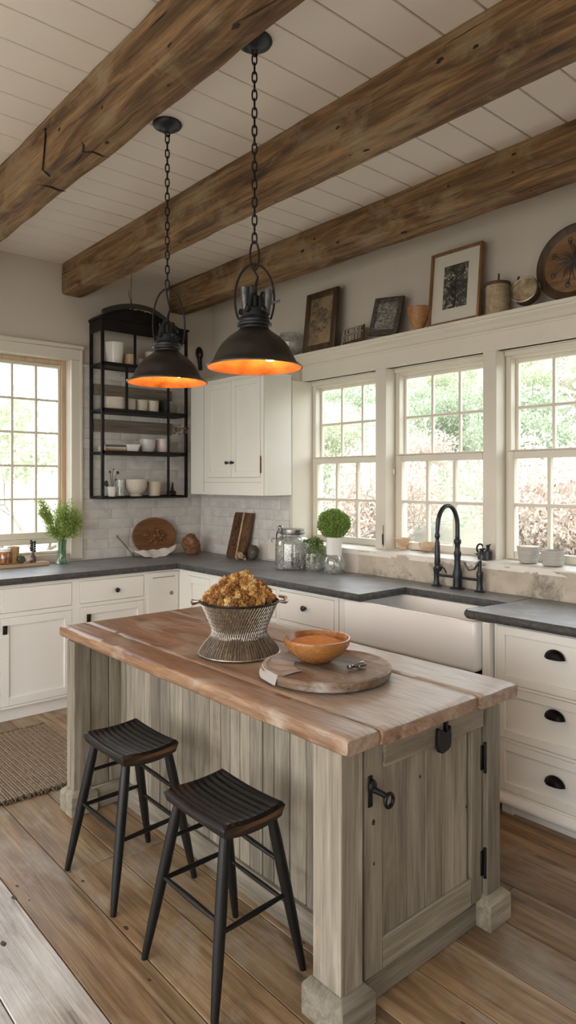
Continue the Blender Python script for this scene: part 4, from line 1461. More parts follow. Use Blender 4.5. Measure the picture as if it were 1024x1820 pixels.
# napkin corner wrapped over the left of the board
GREYC = paint('grey_marbled_cloth', (.44, .41, .38), .8, .15, 20, .4, 60, dirt=((.30, .28, .26), 14, .55, .75))
m = MB()
def cloth(u, v):
    a = math.radians(118 + 62 * u); r = br * (.50 + .53 * v)
    # camera-left edge of the board
    x = bx + r * math.cos(a); y = by + r * math.sin(a)
    drop = max(0, v - .90) * .30
    z = ZI + .0345 + .006 * (v > .78) - drop + .003 * math.sin(u * 14 + v * 3) * (1 - abs(v - .5))
    return (x, y, z)
m.sheet(cloth, 40, 40, thick=.002)
solo('napkin', m, GREYC, 'grey marbled napkin lying on the left part of the round board', 'napkin', (bx, by + .15, ZI + .034), sharp=60)
# orange bowl
BOWLW = wood('orange_bowl_wood', [(.26, .10, .028), (.38, .16, .045), (.47, .22, .07)], 'x', .25, .4, 0, .1, .1)
cx, cy, z = 1.70, 1.80, ZI + .031
t = thing('wooden_bowl', 'wide orange-brown wooden bowl with spice inside, on the round board', 'bowl', (cx, cy, z))
m = MB()
out = [(0, .0), (.040, 0), (.050, .003), (.078, .020), (.102, .042), (.118, .066), (.122, .084), (.120, .0885)]
inn = [(.116, .0885), (.113, .082), (.106, .062), (.090, .040), (.06, .022), (0, .014)]
m.lathe([(r, z + h) for r, h in out + inn], (cx, cy, 0), 56, wob=.012, seed=1)
build('bowl_body', m, BOWLW, t)
m = MB()
m.lathe([(.112, z + .060), (.095, z + .070), (.06, z + .082), (.02, z + .078), (0, z + .079)], (cx, cy, 0), 40, wob=.10, seed=9)
o = build('ground_spice', MBopen(m), paint('turmeric_spice', (.62, .235, .04), .9, .3, 40, .8, 150), t); o['kind'] = 'stuff'
# bottle opener and keys
m = MB()
kx, ky, kz = 1.728, 1.640, ZI + .034
for k in range(5):
    a = k * 1.1
    m.ico((kx - .03 + .012 * k, ky + .010 * math.sin(a) , kz + .007), .009, 1, .3, 6, (1, 1, .7), seed=k)
m.tube([(kx, ky, kz + .006), (kx + .028, ky - .012, kz + .012), (kx + .05, ky - .008, kz + .006)], [.006, .009, .004], 8)
m.tube([(kx, ky - .02, kz + .005), (kx + .03, ky + .002, kz + .01), (kx + .055, ky + .01, kz + .010)], [.005, .007, .005], 8)
m.tube([(kx + .0 + .02 * math.cos(a * PI / 8), ky - .01 + .016 * math.sin(a * PI / 8), kz + .004) for a in range(16)], .003, 6, closed=True)
solo('metal_trinket', m, metal('dull_silver', (.28, .28, .27), .3, .9, .5, 50), 'small tangled dark silver trinket on the round board beside the bowl', 'trinket', (kx, ky, kz))

# wire basket with flared foot
cx, cy, z = 1.640, 2.19, ZI
t = thing('wire_basket', 'woven wire basket with flared foot and side handles, heaped with golden clusters', 'basket', (cx, cy, z))
PR = [(.160, .004), (.158, .010), (.152, .022), (.138, .040), (.122, .058), (.111, .074), (.108, .088), (.113, .108), (.124, .135), (.137, .165), (.148, .190), (.155, .205)]
def prr(h):
    for (r0, h0), (r1, h1) in zip(PR, PR[1:]):
        if h <= h1: return r0 + (r1 - r0) * (h - h0) / (h1 - h0)
    return PR[-1][0]
m = MB()
m.lathe([(r - .003, z + h) for r, h in PR] + [(r - .006, z + h) for r, h in PR[::-1][:6]] + [(0, z + .09)], (cx, cy, 0), 60)
build('basket_wall', MBopen(m), paint('brown_fibre', (.19, .125, .065), .8, .5, 50, .8, 140, dirt=((.46, .33, .19), 70, .55, .65)), t)
m = MB()
for k in range(76):
    for d in (-1, 1):
        pts = []
        for i in range(9):
            h = .070 + (.203 - .070) * i / 8; a = 2 * PI * k / 76 + d * .34 * i / 8
            r = prr(h) + .0005 + .0008 * ((i + k) % 2)
            pts.append((cx + r * math.cos(a), cy + r * math.sin(a), z + h))
        m.tube(pts, .00115, 4, cap=False)
o = build('woven_wires', m, SILVER, t, recalc=False)
m = MB()
for k in range(84):
    a = 2 * PI * k / 84 + random.uniform(-.012, .012); pts = []
    for i in range(7):
        h = .082 - (.082 - .006) * i / 6; r = prr(h) + .0015
        pts.append((cx + r * math.cos(a), cy + r * math.sin(a), z + h))
    m.tube(pts, random.uniform(.0012, .0022), 5, cap=False)
build('foot_wires', m, SILVER, t, recalc=False)
m = MB()
m.tube([(cx + .156 * math.cos(a * PI / 32), cy + .156 * math.sin(a * PI / 32), z + .206) for a in range(64)], .0045, 8, closed=True)
build('rim', m, IRON, t)
m = MB()
m.tube([(cx + .161 * math.cos(a * PI / 32), cy + .161 * math.sin(a * PI / 32), z + .0045) for a in range(64)], .0040, 8, closed=True)
build('foot_ring', m, SILVER, t)
dx, dy = .756, -.655
for s_ in (1, -1):
    m = MB(); pts = []
    for k in range(9):
        a = -PI / 2 + PI * k / 8
        off = .030 * math.cos(a); side = .026 * math.sin(a)
        pts.append((cx + s_ * dx * (.158 + off) - dy * side, cy + s_ * dy * (.158 + off) + dx * side, z + .205 + (.004 - .004 * math.cos(a)) + .012 * (k > 4) * s_))
    m.tube(pts, [.005, .0065, .008, .009, .009, .008, .007, .006, .005], 10)
    if False: m.tube([(cx + dx * .185, cy + dy * .185, z + .2), (cx + dx * .17, cy + dy * .17, z + .18), (cx + dx * .152, cy + dy * .152, z + .165)], [.004, .003, .002], 6)
    build('handle', m, SILVER, t)
# heap of crumbly golden clusters, each its own object
GOLD = paint('golden_crumb', (.62, .34, .085), .6, .5, 26, .9, 110, dirt=((.30, .125, .03), 45, .5, .65))
GOLD2 = paint('pale_golden_crumb', (.72, .50, .20), .6, .4, 30, .9, 110, dirt=((.42, .2, .05), 45, .55, .7))
GOLD3 = paint('dark_golden_crumb', (.34, .15, .035), .6, .5, 26, .9, 110, dirt=((.14, .06, .02), 45, .5, .65))
protos = []
for k in range(5):
    m = MB()
    for q in range(9):
        a = random.uniform(0, 6.28); b_ = random.uniform(-1, 1)
        m.ico((.013 * math.cos(a), .013 * math.sin(a), .010 * b_), random.uniform(.008, .0145), 3, 1.0, 9, seed=k * 9 + q)
    protos.append(build('crumbly_cluster', m, (GOLD, GOLD2, GOLD3, GOLD, GOLD3)[k], None, (0, 0, 0), sharp=80, recalc=False))
lab = 'golden brown crumbly cluster in the heap filling the wire basket'
cnt = 0; rnd = random.Random(3)
for ring in range(9):
    rr_ = .126 - ring * .0160
    if rr_ < 0: rr_ = 0
    hz = .208 + .090 * (1 - (rr_ / .135) ** 1.5)
    nn = max(1, int(2 * PI * rr_ / .029))
    for q in range(nn):
        a = 2 * PI * (q + .5 * (ring % 2)) / nn + rnd.uniform(-.1, .1)
        x = cx + rr_ * math.cos(a) + rnd.uniform(-.003, .003); y = cy + rr_ * math.sin(a) + rnd.uniform(-.003, .003)
        zz = z + hz + rnd.uniform(-.007, .008)
        k = cnt % 5
        o = protos[k] if cnt < 5 else protos[k].copy()
        if cnt >= 5: COL.objects.link(o)
        o.location = (x, y, zz); o.rotation_euler = (rnd.random() * 6, rnd.random() * 6, rnd.random() * 6)
        s_ = rnd.uniform(.72, .98); o.scale = (s_, s_, s_)
        tag(o, lab, 'cluster', 'clusters heaped in the wire basket'); cnt += 1

# ================================================================== rug
m = MB(); y0, y1 = 3.30, 4.19
nlines = 44; x0, x1 = .42, 1.635
rnd = random.Random(8)
for k in range(nlines * 2 + 1):
    x = x0 + (x1 - x0) * k / (nlines * 2)
    m.mat = 1 if k % 2 else 0
    w_ = .0046 if k % 2 == 0 else .0104
    pts = []
    for i in range(31):
        yy = y0 + (y1 - y0) * i / 30 + rnd.uniform(-.002, .002)
        pts.append((x + .003 * noise.noise(Vector((x * 3, yy * 4, 0))), yy, .0075 + (.0015 if k % 2 == 0 else 0) + .003 * max(0, noise.noise(Vector((x * 2, yy * 3, 7))))))
    m.tube(pts, w_, 6, tone=rnd.random())
RUGL = paint('pale_jute_cord', (.56, .46, .34), .95, .3, 60, .6, 150)
RUGD = paint('brown_woven_cord', (.19, .13, .078), .95, .5, 120, .9, 200, dirt=((.34, .25, .16), 110, .5, .6))
t = thing('woven_rug', 'brown and cream striped jute rug on the floor between island and left cabinets', 'rug', (1.0, 3.75, 0))
build('weave', m, [RUGL, RUGD], t, recalc=False)
m = MB()
for e, sg in ((y0, -1), (y1, 1)):
    for k in range(110):
        x = x0 + (x1 - x0) * k / 109
        L = rnd.uniform(.018, .034)
        m.tube([(x, e, .009), (x + rnd.uniform(-.006, .006), e + sg * L * .5, .012), (x + rnd.uniform(-.012, .012), e + sg * L, .004)], [.0045, .005, .003], 5, tone=rnd.random())
o = build('fringe', m, paint('dark_fringe', (.13, .095, .06), .95, .4, 60, .5), t, recalc=False); o['kind'] = 'stuff'

# ================================================================== counter, left wall
def vessel(name, label, cat, c, prof, mat, n=36, group=None, wob=0):
    m = MB(); m.lathe([(r, c[2] + h) for r, h in prof], (c[0], c[1], 0), n, wob=wob)
    return solo(name, m, mat, label, cat, c, group)

def cup_prof(r0, r1, h, th=.004, belly=0):
    n = 8; out = []; inn = []
    for k in range(n + 1):
        u = k / n
        r = r0 + (r1 - r0) * u + belly * math.sin(PI * u)
        out.append((r, h * u)); inn.append((max(r - th, .001), max(h * u, th * 1.6)))
    return [(0, 0)] + out + [(out[-1][0] - th * .5, h + th * .3)] + inn[::-1] + [(0, th * 1.6)]

FRESH = leafmat('fresh_green_leaves', (.22, .34, .06), (.58, .68, .26))
FRESH2 = leafmat('box_green_leaves', (.12, .24, .035), (.46, .60, .20))
DARKG = leafmat('trailing_green_leaves', (.10, .17, .05), (.36, .44, .20))
STEM = paint('green_stem', (.20, .28, .08), .7)
# bouquet
bx_, by_ = 2.035, 4.90
t = thing('flower_vase', 'slim green glass vase holding a feathery bright green bouquet by the left window', 'vase', (bx_, by_, .91))
m = MB(); m.lathe([(0, .911), (.050, .911), (.052, .916), (.040, .924), (.030, .945), (.029, .99), (.031, 1.04), (.034, 1.085), (.032, 1.087), (.029, 1.04), (.027, .99), (.026, .95), (0, .94)], (bx_, by_, 0), 28)
build('glass_body', m, GLASSG, t)
m = MB(); lf = MB(); rnd = random.Random(12)
for k in range(70):
    a = rnd.uniform(0, 6.28); sp_ = rnd.uniform(.02, .16) * (1.0)
    top = Vector((bx_ + sp_ * math.cos(a) * 1.0 + .01, by_ - .01 + sp_ * math.sin(a) * .42, 1.44 - sp_ * .9 - rnd.uniform(0, .22)))
    b0 = Vector((bx_ + .012 * math.cos(a), by_ + .012 * math.sin(a), .95))
    mid = Vector((bx_ + .018 * math.cos(a), by_ + .015 * math.sin(a), 1.10))
    pts = [b0, mid, mid.lerp(top, .45) + Vector((0, 0, .02)), top]
    m.tube(pts, [.0022, .002, .0016, .001], 5)
    for j in range(95):
        u = rnd.uniform(.30, 1)
        q = mid.lerp(top, u)
        leaves(lf, q, (.024, .020, .022), 1, .0085, seed=k * 400 + j)
for k in range(10):  # side sprig over the window
    top = Vector((bx_ - .15 - .02 * math.cos(k), by_ - .01, 1.375 - .012 * k)); mid = Vector((bx_ - .03, by_, 1.13))
    m.tube([Vector((bx_, by_, 1.05)), mid, mid.lerp(top, .5) + Vector((-.01, 0, .01)), top], [.002, .0018, .0015, .001], 5)
    for j in range(110):
        leaves(lf, mid.lerp(top, rnd.uniform(.5, 1.05)), (.026, .02, .026), 1, .009, seed=k * 777 + j)
build('stem', m, STEM, t, recalc=False)
build('foliage', lf, FRESH, t, recalc=False, smooth=False)

# wooden board with small jars under the window
TANW = wood('tan_tray_wood', [(.42, .28, .16), (.56, .40, .25), (.66, .50, .33)], 'x', .5, .5, .2, .1, .2)
m = MB(); m.box((1.30, 4.86, .911), (1.93, 4.985, .936), .004)
solo('wooden_tray', m, TANW, 'tan wooden board along the wall under the left window, carrying small jars', 'tray', (1.6, 4.92, .911))
zt = .9365
AMB = glass('amber_glass', (.80, .52, .28), .05, .25, .5, (.75, .45, .22))
t = thing('glass_jar', 'amber glass jar with white lid at the left photo edge, on the wooden board', 'jar', (1.63, 4.92, zt))
m = MB(); m.lathe([(0, zt), (.040, zt), (.044, zt + .008), (.044, zt + .075), (.038, zt + .085), (.035, zt + .087), (.038, zt + .01), (0, zt + .008)], (1.63, 4.92, 0), 28); build('glass_body', m, AMB, t)
m = MB(); m.lathe([(0, zt + .088), (.042, zt + .088), (.042, zt + .108), (.039, zt + .110), (0, zt + .110)], (1.63, 4.92, 0), 28); build('lid', m, WHITEC, t)
m = MB(); m.lathe([(0, zt + .012), (.034, zt + .012), (.035, zt + .06), (0, zt + .065)], (1.63, 4.92, 0), 20); build('filling', m, paint('brown_filling', (.45, .25, .11), .8, .3, 40), t)
vessel('amber_tumbler', 'tall amber speckled tumbler on the wooden board, right of the white-lidded jar', 'glass', (1.70, 4.945, zt), cup_prof(.032, .040, .115), paint('amber_speckle', (.58, .36, .15), .35, .3, 30, .1, dirt=((.30, .17, .06), 30, .5, .7)))
m = MB(); m.ico((1.735, 4.895, zt + .028), .030, 3, .15, 5, (1, 1, .95)); m.ico((1.735, 4.895, zt + .054), .009, 2)
solo('green_gourd', m, paint('dark_green_glaze', (.075, .085, .05), .35, .4, 20), 'small round dark green gourd on the wooden board under the window', 'gourd', (1.735, 4.895, zt))
m = MB(); m.ico((1.783, 4.90, zt + .020), .026, 3, .25, 4, (1.35, 1, .8), seed=4)
solo('sea_shell', m, paint('pink_shell', (.66, .50, .42), .5, .2, 20, .4), 'pinkish seashell lying right of the dark green gourd', 'shell', (1.783, 4.90, zt))
t = thing('bud_vase', 'dark bottle vase with black dried blooms on the wooden board', 'vase', (1.828, 4.92, zt))
m = MB(); m.lathe([(0, zt), (.022, zt), (.023, zt + .03), (.014, zt + .05), (.009, zt + .058), (.009, zt + .08), (0, zt + .08)], (1.828, 4.92, 0), 20); build('bottle', m, paint('brown_bottle', (.10, .065, .045), .3), t)
m = MB()
for k in range(14): m.ico((1.828 + .014 * math.cos(k * 2.1), 4.92 + .012 * math.sin(k * 2.1), zt + .078 + .0055 * k), .010, 1, .4, 6, seed=k)
build('dried_blooms', m, paint('black_bloom', (.03, .03, .025), .8), t)

# round wooden board leaning on the brick wall
CARVE = wood('carved_round_wood', [(.12, .05, .02), (.24, .11, .042), (.33, .17, .075)], 'x', .45, .5, 0, .1, .2)
cxr, czr, R_ = 2.93, 1.085, .20
m = MB()
Mx = Matrix.Rotation(math.radians(90 - 8), 4, 'X') @ Matrix.Diagonal((1.08, .80, 1, 1))
cb = (2.83, 4.945, 1.068)
m.lathe([(0, 0), (.178, 0), (.188, .004), (.190, .012), (.186, .018), (.175, .018), (.165, .013), (0, .013)], cb, 64, Mx)
rnd = random.Random(4)
for k in range(150):  # carved rosette
    a = rnd.uniform(0, 6.28); r = rnd.uniform(.0, .095) ; p = Mx @ Vector((r * math.cos(a), r * math.sin(a) * .8, .015 + rnd.uniform(0, .004)))
    m.ico(Vector(cb) + p, rnd.uniform(.006, .013), 1, .5, 6, seed=k)
solo('round_carved_board', m, CARVE, 'round reddish-brown carved wooden board leaning on the brick in the corner', 'board', cb)
m = MB(); m.tube([(2.625, 4.93, .935), (2.555, 4.95, 1.03), (2.515, 4.96, 1.075)], [.005, .0055, .008], 8); m.ico((2.512, 4.961, 1.08), .010, 2, scale=(1, .6, 1.3)); m.ico((2.63, 4.93, .93), .016, 2, scale=(1, .6, 1.2))
solo('wooden_spoon', m, PLANK, 'small grey spoon standing against the brick left of the round carved board', 'spoon', (2.62, 4.93, .915))
# folded white cloth draped in front
m = MB()
def wc(u, v):
    x = 2.575 + .40 * u
    sag = math.sin(PI * u) ** .7
    w2 = .012 + .048 * sag
    y = 4.80 + .05 * u + (v - .5) * w2 * 1.2 - .01 * math.sin(u * 9)
    z = .913 + .075 * (1 - sag) * (1 if u > .3 else .8) + (.052 * sag) * (1 - abs(2 * v - 1) ** 1.5) + .004 * math.sin(u * 25 + v * 6) + .012 * v
    return (x, y, z)
m.sheet(wc, 60, 24, thick=.004)
solo('white_cloth', m, paint('white_linen', (.80, .77, .73), .85, .06, 15, .4, 90), 'folded white linen cloth lying in front of the round carved board', 'cloth', (2.75, 4.82, .912), sharp=70)
# brown seed pod lump
m = MB(); m.ico((3.10, 4.80, .985), .084, 4, .40, 3.0, (1.0, .8, .98), seed=16)
for v_ in range(len(m.v)):
    x, y, z_ = m.v[v_]
    if z_ < .912: m.v[v_] = (x, y, .912)
m.tube([(3.095, 4.80, 1.050), (3.09, 4.80, 1.07)], [.014, .005], 8)
solo('dried_gourd', m, CARVE, 'lumpy dark brown dried gourd on the counter in the corner', 'gourd', (3.10, 4.80, .912), sharp=70)

# ================================================================== counter, window wall
# carved board with pale batten
t = thing('carved_plank', 'tall dark carved wooden plank with a pale batten leaning on the brick', 'board', (3.25, 4.34, .911))
OLDW = wood('old_carved_wood', [(.045, .022, .010), (.13, .058, .022), (.23, .12, .045)], 'z', .5, .6, .5, .1, .6)
sh_ = Matrix.Rotation(math.radians(7), 4, 'Y')
m = MB()
def P2(y, z, d=0): return (3.235 + (z - .911) * .18 - d, y, z)
def slabp(m, ya, yb, za, zb, d0, d1, skew=0, tone=.5):
    vs = [P2(ya, za, d0), P2(yb, za, d0), P2(yb - skew, zb, d0), P2(ya - skew, zb, d0), P2(ya, za, d1), P2(yb, za, d1), P2(yb - skew, zb, d1), P2(ya - skew, zb, d1)]
    bm = bmesh.new(); b = [bm.verts.new(v) for v in vs]
    for f in ((0, 1, 2, 3), (7, 6, 5, 4), (0, 4, 5, 1), (1, 5, 6, 2), (2, 6, 7, 3), (3, 7, 4, 0)): bm.faces.new([b[i] for i in f])
    bmesh.ops.recalc_face_normals(bm, faces=bm.faces[:]); bmesh.ops.bevel(bm, geom=bm.edges[:], offset=.0025, segments=1, affect='EDGES')
    m.bm(bm, tone)
slabp(m, 4.235, 4.47, .912, 1.268, 0, .02, .035)
slabp(m, 4.45, 4.468, .93, 1.25, .02, .026, .035); slabp(m, 4.237, 4.255, .93, 1.25, .02, .026, .035)
rnd = random.Random(14)
for k in range(90):
    zz = rnd.uniform(.98, 1.22); q = (zz - .911) / .357
    yc = 4.40 - .035 * q + rnd.gauss(0, .022)
    m.ico(P2(yc, zz, .021), rnd.uniform(.005, .011), 1, .5, 6, seed=k)
for k in range(40):
    zz = rnd.uniform(1.0, 1.22); q = (zz - .911) / .357
    m.ico(P2(4.275 - .035 * q + rnd.gauss(0, .012), zz, .021), rnd.uniform(.004, .009), 1, .5, 6, seed=k)
build('plank', m, OLDW, t)
m = MB(); slabp(m, 4.325, 4.34, .912, 1.272, .021, .032, .028)
o = build('batten', m, TANW, t); o['label'] = 'pale tan batten'
# pine cone / crackled gold and dark lump
m = MB()
for k in range(26):
    m.ico((3.17 + rnd.uniform(-.02, .02), 4.215 + rnd.uniform(-.035, .035), .918 + rnd.uniform(0, .045)), rnd.uniform(.008, .016), 1, .6, 6, seed=k)
solo('dried_cones', m, paint('gold_cone', (.50, .38, .22), .5, .5, 40, .8), 'cluster of pale golden dried cones in front of the carved plank', 'cones', (3.17, 4.215, .912))
m = MB(); m.ico((3.225, 4.13, .968), .050, 3, .35, 5, (.8, .85, 1.15), seed=3); m.tube([(3.225, 4.13 + .03 * math.cos(a), .968 + .042 * math.sin(a)) for a in [k * PI / 8 for k in range(16)]], .010, 6, closed=True)
for v_ in range(len(m.v)):
    if m.v[v_][2] < .912: m.v[v_] = (m.v[v_][0], m.v[v_][1], .912)
solo('dark_stone', m, paint('mottled_stone', (.10, .085, .06), .6, .6, 30, .8, dirt=((.28, .25, .19), 35, .58, .7)), 'rounded mottled dark stone beside the golden cones', 'stone', (3.225, 4.13, .912), sharp=70)
m = MB(); m.box((3.296, 3.86, .925), (3.306, 4.04, 1.075), .003)
solo('wall_plate', m, TRIM, 'blank cream cover plate low on the brick behind the big glass jar', 'plate', (3.30, 3.95, 1.0))

# big clamp jar
jx, jy = 3.14, 3.575
t = thing('clamp_jar', 'large mottled glass jar with metal clamp lid on the counter', 'jar', (jx, jy, .911))
J = [(0, 0), (.118, 0), (.124, .006), (.124, .02), (.121, .06), (.121, .17), (.117, .195), (.100, .215), (.080, .225), (.077, .232), (.077, .236), (.073, .236), (.073, .226), (.096, .212), (.113, .192), (.117, .17), (.117, .02), (.112, .01), (0, .010)]
m = MB(); m.lathe([(r, .9115 + h) for r, h in J], (jx, jy, 0), 48, wob=.008); build('glass_body', m, GLASSJ, t)
m = MB(); rnd = random.Random(77)
for k in range(420):
    a = rnd.uniform(0, 6.28); r = .108 * math.sqrt(rnd.random()); h = .018 + rnd.random() ** 2 * .075
    m.ico((jx + r * math.cos(a), jy + r * math.sin(a), .9115 + h), rnd.uniform(.003, .007), 1, .3, 5, seed=k, tone=rnd.random())
o = build('pebble_filling', m, paint('grey_pebbles', (.40, .38, .33), .5, .5, 60, 0, dirt=((.10, .095, .08), 60, .5, .6)), t, recalc=False); o['kind'] = 'stuff'
m = MB(); m.lathe([(0, 1.1485), (.082, 1.1485), (.086, 1.154), (.086, 1.165), (.080, 1.168), (.080, 1.174), (.083, 1.177), (.083, 1.184), (.076, 1.188), (0, 1.190)], (jx, jy, 0), 40)
build('lid', m, metal('pewter_lid', (.42, .41, .39), .28, .95, .4), t)
m = MB(); lx, ly = jx - .076 * .1 - .05, jy + .06
m.ico((lx, ly, 1.192), .020, 2, .1, 3, (1.1, 1.1, 1)); m.box((lx - .015, ly - .015, 1.155), (lx + .015, ly + .015, 1.20), .004)
m.tube([(lx, ly + .005, 1.175), (lx + .01, ly + .045, 1.165), (lx + .02, ly + .068, 1.14), (lx + .025, ly + .074, 1.08), (lx + .026, ly + .074, .93)], .0055, 8)
m.tube([(lx + .02, ly + .07, 1.11), (lx + .02, ly + .11, 1.112), (lx + .02, ly + .125, 1.098), (lx + .02, ly + .118, 1.085)], [.003, .0028, .0025, .004], 6)
build('clamp', m, metal('clamp_steel', (.36, .34, .33), .3, .95, .4), t)
# trailing plant in a small glass
px, py = 3.17, 3.385
t = thing('trailing_plant', 'small trailing green plant in a clear glass between the big jar and topiary', 'plant', (px, py, .911))
m = MB(); m.lathe([(0, .9115), (.058, .9115), (.060, .92), (.062, 1.0), (.058, 1.03), (.055, 1.03), (.058, 1.0), (.056, .925), (0, .92)], (px, py, 0), 32); build('glass_body', m, GLASSJ, t)
lf = MB(); st = MB(); rnd = random.Random(31)
for k in range(26):
    a = rnd.uniform(0, 6.28); R0 = rnd.uniform(.03, .068); drop = rnd.uniform(.0, .17)
    p0 = Vector((px, py, .96)); p1 = Vector((px + .02 * math.cos(a), py + .02 * math.sin(a), 1.10 + rnd.uniform(0, .04))); p2 = Vector((px + R0 * math.cos(a), py + R0 * math.sin(a), 1.11)); p3 = p2 + Vector((.008 * math.cos(a), .008 * math.sin(a), -drop))
    if a > 1.2 and a < 3.2: p3 = p2
    st.tube([p0, p1, p2, p3], [.0022, .002, .0016, .001], 5)
    for j in range(60):
        u = rnd.random(); q = p1.lerp(p2, u * 2) if u < .5 else p2.lerp(p3, u * 2 - 1)
        leaves(lf, q, (.014, .014, .014), 1, .0085, seed=k * 300 + j)
build('stem', st, STEM, t, recalc=False)
build('foliage', lf, DARKG, t, recalc=False, smooth=False)
# topiary in white and glass vase
px, py = 3.19, 3.215
t = thing('topiary_vase', 'round clipped green topiary in a white-necked clear glass vase', 'plant', (px, py, .911))
m = MB(); m.lathe([(0, .9115), (.062, .9115), (.068, .918), (.072, .95), (.074, .985), (.066, 1.015), (.052, 1.035), (.049, 1.035), (.062, 1.012), (.069, .985), (.066, .95), (.060, .925), (0, .922)], (px, py, 0), 36, wob=.06); build('glass_body', m, GLASSJ, t)
m = MB(); m.lathe([(.050, 1.030), (.052, 1.04), (.052, 1.14), (.054, 1.148), (.050, 1.15), (.047, 1.145), (.047, 1.04), (.045, 1.032), (0, 1.031)], (px, py, 0), 36); build('white_neck', m, WHITEC, t)
lf = MB(); m = MB(); rnd = random.Random(2)
for k in range(9000):
    th, ph = rnd.uniform(0, 6.283), math.acos(rnd.uniform(-1, 1)); r = (.103 + .012 * noise.noise(Vector((math.sin(ph) * math.cos(th), math.sin(ph) * math.sin(th), math.cos(ph))) * 2.6)) * rnd.uniform(.80, 1.07)
    leaves(lf, (px + r * math.sin(ph) * math.cos(th), py + r * math.sin(ph) * math.sin(th), 1.235 + r * .90 * math.cos(ph)), (.004, .004, .004), 1, .0075, seed=k)
m.tube([(px, py, 1.03), (px, py, 1.18)], .007, 8); m.ico((px, py, 1.235), .080, 3, .05, 5)
build('stem', m, STEM, t)
build('foliage', lf, FRESH2, t, recalc=False, smooth=False)

# ================================================================== on the sill
TERR = wood('tan_bowl_wood', [(.50, .32, .19), (.66, .46, .30), (.74, .56, .39)], 'x', .5, .4, 0, .1, .15)
zs = 1.0765
vessel('small_bowl', 'tapered tan wooden bowl on the sill left of the faucet, farther from it', 'bowl', (3.46, 2.855, zs), [(0, 0), (.022, 0), (.024, .008), (.020, .016), (.028, .026), (.056, .072), (.053, .073), (.024, .03), (0, .026)], TERR)
vessel('small_bowl', 'squat tan wooden bowl on the sill just left of the faucet', 'bowl', (3.46, 2.66, zs), [(0, 0), (.025, 0), (.026, .008), (.036, .018), (.048, .034), (.053, .058), (.050, .058), (.044, .036), (.03, .022), (0, .018)], TERR)
m = MB(); m.tube([(3.42, 2.76, zs + .003), (3.44, 2.72, zs + .004), (3.43, 2.60, zs + .004), (3.44, 2.56, zs + .005)], [.003, .004, .004, .006], 6); m.ico((3.44, 2.575, zs + .008), .012, 1, .4, 5, (1.4, 1, .6))
solo('dried_twig', m, PLANK, 'short dark dried twig lying on the sill before the two tan bowls', 'twig', (3.44, 2.66, zs))
BLK = paint('black_glaze', (.02, .02, .024), .3, .3)
vessel('black_pot', 'small squat black pot on the sill against the post', 'pot', (3.395, 2.215, zs), [(0, 0), (.030, 0), (.030, .01), (.022, .04), (.016, .052), (.019, .058), (.015, .058), (.012, .05), (0, .045)], BLK, 24)
m = MB(); c = (3.37, 2.165); m.lathe([(0, zs), (.024, zs), (.024, zs + .048), (.018, zs + .054), (.010, zs + .06), (.010, zs + .075), (.013, zs + .08), (.010, zs + .084), (0, zs + .084)], (*c, 0), 24); m.tube([(c[0], c[1], zs + .08), (c[0] - .004, c[1] - .02, zs + .088)], [.005, .004], 6)
solo('black_bottle', m, BLK, 'small black pump bottle on the sill right of the squat black pot', 'bottle', (*c, zs))
RIB = paint('ribbed_stoneware', (.50, .485, .45), .6, .2, 10, .5, 60, dirt=((.34, .32, .28), 30, .55, .7))
def ribbed(name, label, c, r0, r1, h):
    pr = [(0, 0), (r0 * .9, 0)]; inn = []
    for k in range(25):
        u = k / 24; r = r0 + (r1 - r0) * u + .0012 * math.sin(k * 2.1); pr.append((r, .004 + (h - .004) * u))
    pr += [(r1 - .004, h + .001), (r1 - .006, h - .004), (r0, .02), (0, .018)]
    return vessel(name, label, 'pot', c, pr, RIB)
ribbed('ribbed_pot', 'ribbed grey stoneware pot on the right sill, the flaring one with a tan rim', (3.42, 1.945, zs), .048, .063, .088)
ribbed('ribbed_pot', 'ribbed grey stoneware pot at the right sill, the lower one nearer the photo edge', (3.40, 1.795, zs), .053, .060, .078)
m = MB(); m.lathe([(0, zs + .082), (.052, zs + .082), (.056, zs + .089), (.05, zs + .090), (0, zs + .084)], (3.42, 1.945, 0), 28)
solo('wooden_disc', m, TERR, 'tan wooden disc lying in the top of the flaring ribbed pot', 'lid', (3.42, 1.945, zs + .082))

